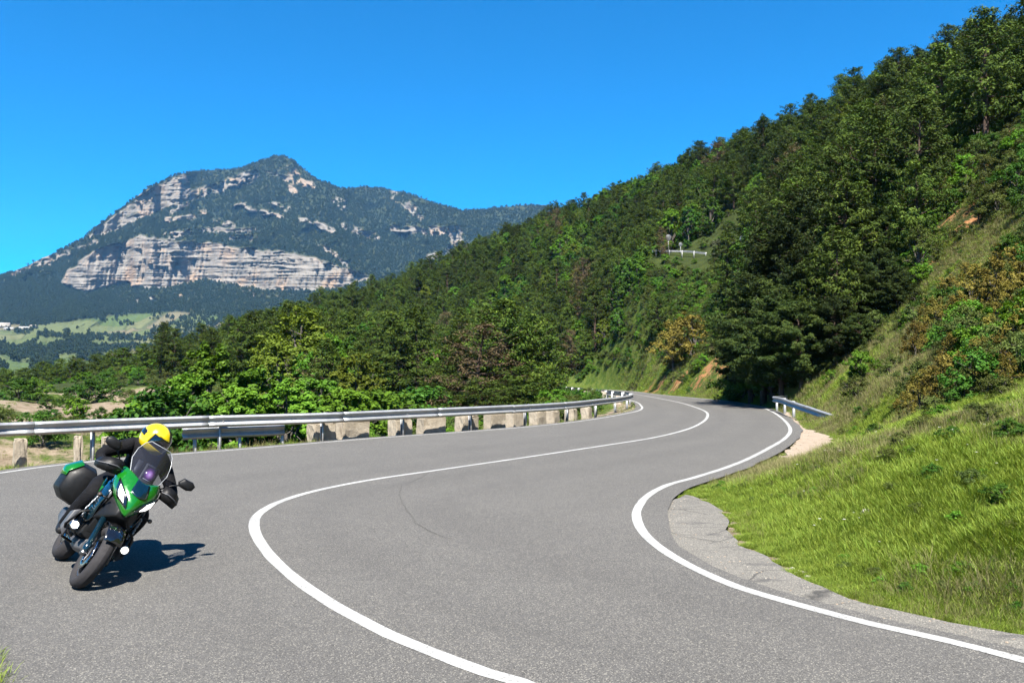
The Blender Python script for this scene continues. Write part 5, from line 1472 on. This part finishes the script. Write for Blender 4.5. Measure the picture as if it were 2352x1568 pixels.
for s in (-1, 1):
    top = np.array([-.335, s*.105, .98]); bot = np.array([.005, s*.105, .30]); d = top - bot
    f = MB().tube([bot, bot+d*.12, bot+d*.13, bot+d*.52], [.034, .034, .029, .031], 12).build('fork_leg', M['bblue'], bike, smooth=True)
    MB().tube([bot+d*.52, bot+d*1.0], .021, 12).build('fork_tube', M['chrome'], f, smooth=True)
    MB().box(bot+np.array([-.055, s*-.012, .06]), (.07, .045, .11), (0, -.4, 0)).build('brake_caliper', M['bgrey'], f, bevel=.008)
    MB().lathe([(-.03, .001), (-.03, .03), (.03, .03), (.03, .001)], 'y', 12, bot).build('axle_clamp', M['alloy'], f)
rows = []
for k in range(9):
    a = RAD(35 + 110*k/8); rr = .345
    rows.append([(math.cos(a)*rr*(1 if abs(y) < .06 else .96), y, .305 + math.sin(a)*rr*(1 if abs(y) < .06 else .95)) for y in (-.085, -.06, -.03, 0, .03, .06, .085)])
MB().grid(rows).build('front_mudguard', M['bgloss'], bike, smooth=True, solid=.006)

# cowl: half rows from the centre outward, mirrored
COWL = [
    [(.055, 0, .735), (.030, .020, .740), (.000, .040, .750), (-.060, .060, .765), (-.12, .075, .78)],
    [(.095, 0, .80), (.055, .050, .805), (.005, .095, .815), (-.080, .135, .83), (-.18, .15, .84)],
    [(.085, 0, .87), (.045, .070, .88), (-.020, .140, .90), (-.110, .195, .92), (-.24, .215, .93)],
    [(.045, 0, .94), (.010, .070, .955), (-.045, .145, .985), (-.130, .210, 1.01), (-.28, .235, 1.02)],
    [(-.010, 0, 1.01), (-.040, .060, 1.025), (-.090, .125, 1.055), (-.170, .190, 1.08), (-.31, .225, 1.09)],
    [(-.075, 0, 1.07), (-.100, .055, 1.085), (-.145, .110, 1.11), (-.215, .165, 1.13), (-.34, .20, 1.14)],
]
def cowl_at(u, v, s, out=0.0):
    C = np.array(COWL); i = min(int(u), len(C)-2); j = min(int(v), C.shape[1]-2); fu, fv = u-i, v-j
    p = (C[i,j]*(1-fu)+C[i+1,j]*fu)*(1-fv) + (C[i,j+1]*(1-fu)+C[i+1,j+1]*fu)*fv
    return (p[0]+out, s*(p[1]+out*.45), p[2]+out*.2)
full = [[(x, -y, z) for x, y, z in r[::-1]] + list(r[1:]) for r in COWL]
cowl = MB().grid(full).build('front_cowl', M['bgreen'], bike, smooth=True, subsurf=2, solid=.008)
# dark centre panel between the green halves
cp_ = [[cowl_at(u, v, s, .007) for s, v in ((-1, 1.15), (-1, .5), (1, 0), (1, .5), (1, 1.15))] for u in (2.9, 3.4, 4.0, 4.6, 4.98)]
MB().grid(cp_).build('cowl_centre_panel', M['bblue'], cowl, smooth=True, subsurf=1, solid=.006)
for s in (-1, 1):
    quad = [(.95, .75), (1.35, 2.75), (3.15, 2.95), (2.25, 1.05)]
    def qp(a, b):
        u = (quad[0][0]*(1-a)+quad[1][0]*a)*(1-b) + (quad[3][0]*(1-a)+quad[2][0]*a)*b
        v = (quad[0][1]*(1-a)+quad[1][1]*a)*(1-b) + (quad[3][1]*(1-a)+quad[2][1]*a)*b
        return u, v
    hr = [[cowl_at(*qp(a, b), s, .014) for a in np.linspace(0, 1, 6)] for b in np.linspace(0, 1, 6)]
    hl = MB().grid(hr).build('headlight', M['bgloss'], cowl, smooth=True, solid=.010)
    hr = [[cowl_at(*qp(a, b), s, .021) for a in np.linspace(.30, .78, 6)] for b in np.linspace(.16, .84, 6)]
    MB().grid(hr).build('lamp_lens', M['lamp'], hl, smooth=True, solid=.004)
# lower black beak and inner fairing
MB().loft([[(-.02, -.07, .70), (-.02, .07, .70), (-.02, .06, .78), (-.02, -.06, .78)], [(-.18, -.16, .62), (-.18, .16, .62), (-.18, .15, .84), (-.18, -.15, .84)], [(-.40, -.18, .55), (-.40, .18, .55), (-.40, .19, .92), (-.40, -.19, .92)]]).build('inner_fairing', M['bblack'], bike, bevel=.02)
# windscreen
ws = []
for z, xc, hw, dx in ((1.06, -.085, .115, .05), (1.14, -.135, .175, .085), (1.25, -.20, .215, .10), (1.36, -.27, .205, .09), (1.45, -.33, .165, .06), (1.49, -.36, .12, .035)):
    ws.append([(xc - dx*(k/4)**2, k/4*hw*.92, z - .06*(z-1.06)) for k in range(-4, 5)])
wsc = MB().grid(ws).build('windscreen', M['screen'], bike, smooth=True, subsurf=1)
edge = [ws[0][0]] + [r[0] for r in ws[1:]] + ws[-1][1:-1] + [r[-1] for r in ws[::-1]]
MB().tube(edge, .0035, 5).build('windscreen_edge', simple('clear_edge', (.55, .57, .6), .2, 0, .5), wsc, smooth=True)
# instrument display behind the screen
dp_ = MB().box((0, 0, 0), (.02, .15, .20)).build('instrument_panel', M['bgrey'], bike, bevel=.008); dp_.location = (-.28, .035, 1.17); dp_.rotation_euler = (0, -.35, 0)
MB().box((.012, 0, .005), (.004, .115, .15)).build('display', M['display'], dp_)
MB().box((.0145, 0, -.062), (.002, .085, .008)).build('text_line', simple('pale_text', (.7, .7, .75), .5), dp_)
MB().box((-.03, -.13, 0), (.012, .05, .2)).build('bracket', M['bgrey'], dp_)
# tank, seat, tail
def ring(x, hw, z0, z1, k=12, sq=.7):
    out_ = []
    for q in range(k):
        a = 2*PI*q/k; c, s = math.cos(a), math.sin(a)
        out_.append((x, hw*math.copysign(abs(c)**sq, c), (z0+z1)/2 + (z1-z0)/2*math.copysign(abs(s)**sq, s)))
    return out_
MB().loft([ring(-.36, .13, .80, 1.02), ring(-.48, .185, .78, 1.09), ring(-.62, .19, .78, 1.08), ring(-.76, .15, .79, .98), ring(-.84, .10, .80, .90)]).build('fuel_tank', M['bblue'], bike, smooth=True, subsurf=1)
MB().loft([ring(-.80, .10, .80, .88), ring(-.95, .15, .79, .87), ring(-1.15, .16, .80, .89), ring(-1.35, .15, .86, .95), ring(-1.55, .12, .90, .97)]).build('seat', M['bblack'], bike, smooth=True, subsurf=1)
MB().loft([ring(-1.05, .11, .70, .82), ring(-1.4, .10, .76, .88), ring(-1.72, .07, .84, .90)]).build('tail_section', M['bgreen'], bike, smooth=True, subsurf=1)
# side fairings, with whitish reflections painted on as small pale bars
for s in (-1, 1):
    r_ = [[(-.20, s*.19, .90), (-.34, s*.225, .97), (-.55, s*.20, .93)], [(-.20, s*.20, .80), (-.38, s*.255, .82), (-.60, s*.215, .78)], [(-.26, s*.19, .66), (-.42, s*.25, .64), (-.60, s*.21, .62)], [(-.34, s*.15, .54), (-.46, s*.20, .50), (-.58, s*.18, .50)]]
    sf = MB().grid(r_).build('side_fairing', M['bblue'], bike, smooth=True, subsurf=2, solid=.012)
    g_ = [[(-.16, s*.165, .86), (-.22, s*.205, .90)], [(-.24, s*.175, .74), (-.32, s*.215, .78)], [(-.34, s*.16, .62), (-.42, s*.20, .64)]]
    MB().grid(g_).build('fairing_strip', M['bgrey'], sf, smooth=True, subsurf=1, solid=.010)
    for q in range(7):
        MB().box((-.335-.012*q+.01*(q % 2), s*(.238+.004*q % .02), .77-.035*q), (.05, .01, .016+.008*(q % 3)), (0, .5+.3*(q % 2), s*.25)).build('mark', simple('pale_mark', (.62, .64, .68), .3) if q == 0 and s == -1 else bpy.data.materials['pale_mark'], sf)
    MB().box((0, 0, 0), (.16, .012, .16), (0, .3, 0)).build('green_flash', M['bgreen'], sf).location = (-.50, s*.232, .86)
# radiator, engine, bash plate, exhaust, frame
MB().box((-.30, 0, .58), (.05, .30, .26), (0, .2, 0)).build('radiator', M['bblack'], bike, bevel=.01)
en = MB(); en.box((-.60, 0, .50), (.36, .34, .26)); en.box((-.46, 0, .64), (.20, .32, .20), (0, .4, 0)); en.box((-.80, 0, .44), (.22, .30, .20)); en.build('engine', M['bblack'], bike, bevel=.03)
for s in (-1, 1):
    MB().lathe([(-.03, .001), (-.03, .085), (.02, .10), (.03, .07), (.03, .001)], 'y', 20, (-.62, s*.19, .46)).build('engine_cover', M['bgrey'], bike, smooth=True)
MB().loft([ring(-.36, .10, .26, .40), ring(-.6, .13, .22, .36), ring(-.85, .12, .24, .36)]).build('bash_plate', M['bgrey'], bike, bevel=.01)
MB().tube([(-.40, .10, .42), (-.45, .06, .26), (-.85, -.05, .24), (-1.05, -.17, .34)], .024, 8).build('exhaust_pipe', M['chrome'], bike, smooth=True)
MB().loft([ring(-1.02, .05, .28, .40), ring(-1.2, .06, .30, .44), ring(-1.5, .055, .36, .50)]).build('silencer', M['bgrey'], bike, smooth=True).location = (0, -.19, 0)
for s in (-1, 1):
    MB().tube([(-.82, s*.10, .42), (-1.15, s*.13, .34), (-1.43, s*.13, .31)], .026, 8).build('swing_arm', M['alloy'], bike, smooth=True)
    MB().tube([(-.75, s*.13, .75), (-1.1, s*.12, .70), (-1.6, s*.11, .82)], .014, 6).build('subframe_tube', M['bblack'], bike)
    # engine guard with its angular shroud
    cg = MB().tube([(-.38, s*.16, .66), (-.36, s*.28, .58), (-.40, s*.32, .42), (-.50, s*.26, .30), (-.60, s*.14, .28)], .013, 8).build('crash_bar', M['bblack'], bike, smooth=True)
    MB().loft([[(-.42, s*.27, .60), (-.42, s*.33, .56), (-.42, s*.335, .36), (-.42, s*.27, .30)], [(-.60, s*.26, .57), (-.60, s*.32, .53), (-.60, s*.32, .37), (-.60, s*.26, .32)]]).build('guard_shroud', M['bgrey'], cg, bevel=.015)
    # fog lamp
    fl = MB().lathe([(-.05, .001), (-.05, .030), (-.01, .045), (.015, .045), (.015, .001)], 'x', 20, (-.30, s*.265, .455)).build('fog_lamp', M['bgloss'], bike, smooth=True)
    MB().lathe([(.017, .001), (.017, .034), (.020, .030), (.023, .001)], 'x', 20, (-.30, s*.265, .455)).build('lamp_lens', M['lamp'], fl, smooth=True)
    MB().lathe([(.010, .046), (.024, .044), (.024, .035), (.016, .034)], 'x', 20, (-.30, s*.265, .455)).build('lamp_ring', M['chrome'], fl, smooth=True)
    # bars, hand guards, mirrors
    hb = MB().tube([(-.34, s*.02, 1.06), (-.34, s*.12, 1.10), (-.37, s*.24, 1.09), (-.41, s*.40, 1.06)], .013, 8).build('handlebar', M['bblack'], bike, smooth=True)
    MB().tube([(-.375, s*.27, 1.085), (-.412, s*.405, 1.058)], .018, 10).build('grip', M['bblack'], hb, smooth=True)
    MB().tube([(-.33, s*.25, 1.10), (-.25, s*.31, 1.08), (-.26, s*.40, 1.05)], .006, 6).build('brake_lever', M['alloy'], hb)
    hg = [[(-.25, s*.215, 1.17), (-.225, s*.28, 1.185), (-.235, s*.36, 1.165), (-.29, s*.43, 1.12), (-.36, s*.455, 1.09)],
          [(-.225, s*.205, 1.09), (-.195, s*.28, 1.10), (-.205, s*.37, 1.08), (-.27, s*.445, 1.05), (-.36, s*.47, 1.04)],
          [(-.245, s*.22, 1.01), (-.215, s*.29, 1.00), (-.225, s*.37, .985), (-.28, s*.43, .98), (-.36, s*.455, .99)]]
    hg = [[(x, s*.33 + (y - s*.33)*.86, 1.08 + (z - 1.08)*.82) for x, y, z in r_] for r_ in hg]
    hgo = MB().grid(hg).build('hand_guard', M['bblack'], bike, smooth=False, subsurf=0, solid=.014)
    MB().tube([(x+.010, y, z) for x, y, z in hg[1]], .007, 6).build('guard_rib', M['bgrey'], hgo)
    st = MB().tube([(-.36, s*.22, 1.10), (-.34, s*.30, 1.19), (-.32, s*.37, 1.24)], .008, 8).build('mirror', M['bblack'], bike, smooth=True)
    mr = []
    for xx, k in ((.035, .55), (.022, .9), (0, 1.0), (-.012, .97)):
        mr.append([(-.32+xx, s*(.41 + k*a), 1.27 + k*b) for a, b in ((-.085, -.015), (-.06, -.05), (.03, -.055), (.085, -.03), (.095, .02), (.05, .05), (-.05, .045))])
    MB().loft(mr).build('mirror_housing', M['bblack'], st, bevel=.006)
    # turn signals, foot pegs, panniers
    ts = MB().tube([(-.14, s*.17, .80), (-.15, s*.25, .80)], .010, 6).build('turn_signal', M['bblack'], bike)
    MB().lathe([(-.03, .001), (-.02, .018), (.02, .022), (.03, .001)], 'x', 10, (-.15, s*.27, .80)).build('lens', M['amber'], ts, smooth=True)
    MB().tube([(-.86, s*.15, .36), (-.86, s*.30, .355)], .013, 8).build('foot_peg', M['alloy'], bike)
    pr = []
    for x, a, b0, b1 in ((-1.20, .20, .60, .88), (-1.24, .27, .54, .94), (-1.45, .30, .52, .97), (-1.66, .27, .56, .95), (-1.72, .20, .62, .90)):
        pr.append([(x, s*y, z) for y, z in ((.20, b0), (.20+a*.6, b0+.02), (.20+a*.92, b0+.10), (.20+a*.95, b1-.12), (.20+a*.6, b1), (.20, b1))])
    pn = MB().loft(pr).build('pannier', M['bblack'], bike, bevel=.02)
    gp_ = []
    for x, a, b0, b1 in ((-1.235, .27, .54, .945), (-1.45, .30, .52, .975), (-1.64, .275, .56, .955)):
        gp_.append([(x, s*(.20+a*.97), b0+.24), (x, s*(.20+a*.98), b1-.115), (x, s*(.20+a*.62), b1+.006)])
    MB().grid(gp_).build('pannier_panel', M['bgreen'], pn, solid=.006)
    MB().tube([(-1.3, s*.18, .6), (-1.3, s*.15, .86), (-1.6, s*.15, .88)], .010, 6).build('pannier_rack', M['bblack'], pn)

# ================================================================ rider
rider = empty('person'); rider.matrix_world = BMAT
tag(rider, 'motorcyclist in black riding gear and yellow helmet leaning with the bike', 'person')
M['suit'] = simple('black_riding_suit', (.012, .012, .015), .8, 0, .12, .5, 9, .9)
M['leather'] = simple('black_leather', (.012, .011, .012), .55, 0, .25, .4, 22, .3)
M['helmet'] = gloss('yellow_helmet', (.80, .60, .005), .2, 1.0)
M['visor'] = gloss('dark_visor', (.006, .006, .008), .08, 1.0)
def skinned(name, verts, edges, radii, root=0, levels=2):
    me = bpy.data.meshes.new(name); me.from_pydata(verts, edges, [])
    o = bpy.data.objects.new(name, me); COL.objects.link(o)
    sk = o.modifiers.new('skin', 'SKIN'); sk.use_smooth_shade = True
    for i, r_ in enumerate(radii):
        me.skin_vertices[0].data[i].radius = r_ if hasattr(r_, '__len__') else (r_, r_)
        me.skin_vertices[0].data[i].use_root = (i == root)
    o.modifiers.new('sub', 'SUBSURF').levels = levels
    bpy.context.view_layer.update()
    ev = o.evaluated_get(bpy.context.evaluated_depsgraph_get())
    out_ = bpy.data.meshes.new_from_object(ev); out_.name = name
    bpy.data.objects.remove(o); out_.materials.clear(); return out_
V_ = [(-1.00,0,.93), (-.95,0,1.06), (-.86,0,1.22), (-.75,0,1.38), (-.66,0,1.47)]; E_ = [(0,1),(1,2),(2,3),(3,4)]; R_ = [(.15,.17), (.13,.16), (.15,.18), (.10,.12), .06]
for s in (-1, 1):
    b = len(V_)
    V_ += [(-.77, s*.18, 1.35), (-.68, s*.31, 1.24), (-.58, s*.42, 1.12), (-.48, s*.40, 1.08), (-.43, s*.375, 1.07)]
    E_ += [(3, b), (b, b+1), (b+1, b+2), (b+2, b+3), (b+3, b+4)]; R_ += [.095, .075, .062, .052, .042]
    b = len(V_)
    V_ += [(-.93, s*.13, .90), (-.70, s*.22, .86), (-.48, s*.27, .78), (-.64, s*.27, .58), (-.84, s*.25, .40), (-.84, s*.25, .35)]
    E_ += [(0, b), (b, b+1), (b+1, b+2), (b+2, b+3), (b+3, b+4), (b+4, b+5)]; R_ += [.125, .105, .082, .078, .06, .055]
body = obj('body', skinned('body', V_, E_, R_), M['suit'], rider)
for s in (-1, 1):
    bt = skinned('boot', [(-.80, s*.255, .50), (-.84, s*.25, .40), (-.865, s*.25, .345), (-.76, s*.265, .325), (-.65, s*.28, .32)], [(0,1),(1,2),(2,3),(3,4)], [.07, .062, .055, .048, .036])
    obj('boot', bt, M['leather'], rider)
    g = MB().box((-.435, s*.36, 1.085), (.085, .095, .045), (0, .35, s*-.3))
    for k in range(4):
        y = s*(.315 + .027*k); L_ = [.95, 1.08, 1.0, .85][k]; zz = 1.108 - .008*k; x0 = -.405 - .012*k
        g.tube([(x0, y, zz), (x0+.045*L_, y, zz+.002), (x0+.062*L_, y, zz-.025), (x0+.045*L_, y, zz-.052), (x0+.018, y, zz-.058)], [.013, .0125, .012, .011, .008], 7)
    g.tube([(-.455, s*.32, 1.07), (-.42, s*.295, 1.045), (-.385, s*.30, 1.03)], [.015, .013, .010], 7)
    obj('glove', g.mesh('glove', True), M['leather'], rider)
# helmet: shell, visor and stripe cut from one rounded form
hm = empty('helmet'); hm.parent = rider; hm.location = (-.60, -.055, 1.515)
hm.scale = (1.12, 1.12, 1.12); hm.rotation_euler = (RAD(4), RAD(14), RAD(48))
nu, nv = 64, 44
def hp(a, e, k=1.0):
    x, y, z = math.cos(e)*math.cos(a), math.cos(e)*math.sin(a), math.sin(e)
    rx, ry, rz_ = .152, .122, .146
    if z < -.2 and x > 0: rx += .022*min(1, (-.2-z)*2)*x
    zc = max(z, -.80)
    return (x*rx*k, y*ry*k, zc*rz_*k)
sets = {'shell': [], 'visor': [], 'stripe': []}; vv = []
for j in range(nv+1):
    for i in range(nu):
        vv.append((2*PI*i/nu, -PI/2 + PI*j/nv))
def kind_of(a, e):
    aa = abs(math.atan2(math.sin(a), math.cos(a))); x, y, z = hp(a, e)
    if aa < RAD(78) and RAD(-22) < e < RAD(24) - RAD(10)*max(0, aa-RAD(50)): return 'visor'
    if abs(y - .02) < .034 and z > 0.0: return 'stripe'
    if .064 < y < .072 and z > .04: return 'stripe'
    if -.03 < z < .02 and x < -.05: return 'stripe'
    return 'shell'
for j in range(nv):
    for i in range(nu):
        i2 = (i+1) % nu; a = 2*PI*(i+.5)/nu; e = -PI/2 + PI*(j+.5)/nv
        sets[kind_of(a, e)].append((j*nu+i, j*nu+i2, (j+1)*nu+i2, (j+1)*nu+i))
for nm, k, mt in (('shell', 1.0, 'helmet'), ('visor', .985, 'visor'), ('stripe', 1.004, 'bgloss')):
    me = mesh_np(nm, np.array([hp(a, e, k) for a, e in vv]), np.array(sets[nm]), True)
    bm = bmesh.new(); bm.from_mesh(me); bmesh.ops.delete(bm, geom=[v for v in bm.verts if not v.link_faces], context='VERTS'); bm.to_mesh(me); bm.free()
    o = obj(nm, me, M[mt], hm)
    md = o.modifiers.new('solid', 'SOLIDIFY'); md.thickness = .006; md.offset = -1
# ================================================================ haze: one even body of air round everything
def haze():
    mb = MB(); mb.box((300, 2300, 400), (9000, 5400, 1100))
    m, nt = NT('haze_air'); n = N(nt)
    v = n.new('ShaderNodeVolumePrincipled')
    v.inputs['Color'].default_value = (0.20, 0.52, 1.0, 1)
    v.inputs['Density'].default_value = HAZE
    v.inputs['Anisotropy'].default_value = 0.0
    o = n.new('ShaderNodeOutputMaterial'); nt.links.new(v.outputs[0], o.inputs['Volume'])
    tag(mb.build('haze', m), 'thin blue haze in the air', 'haze', None, 'stuff')
HAZE = 0.00004
haze()
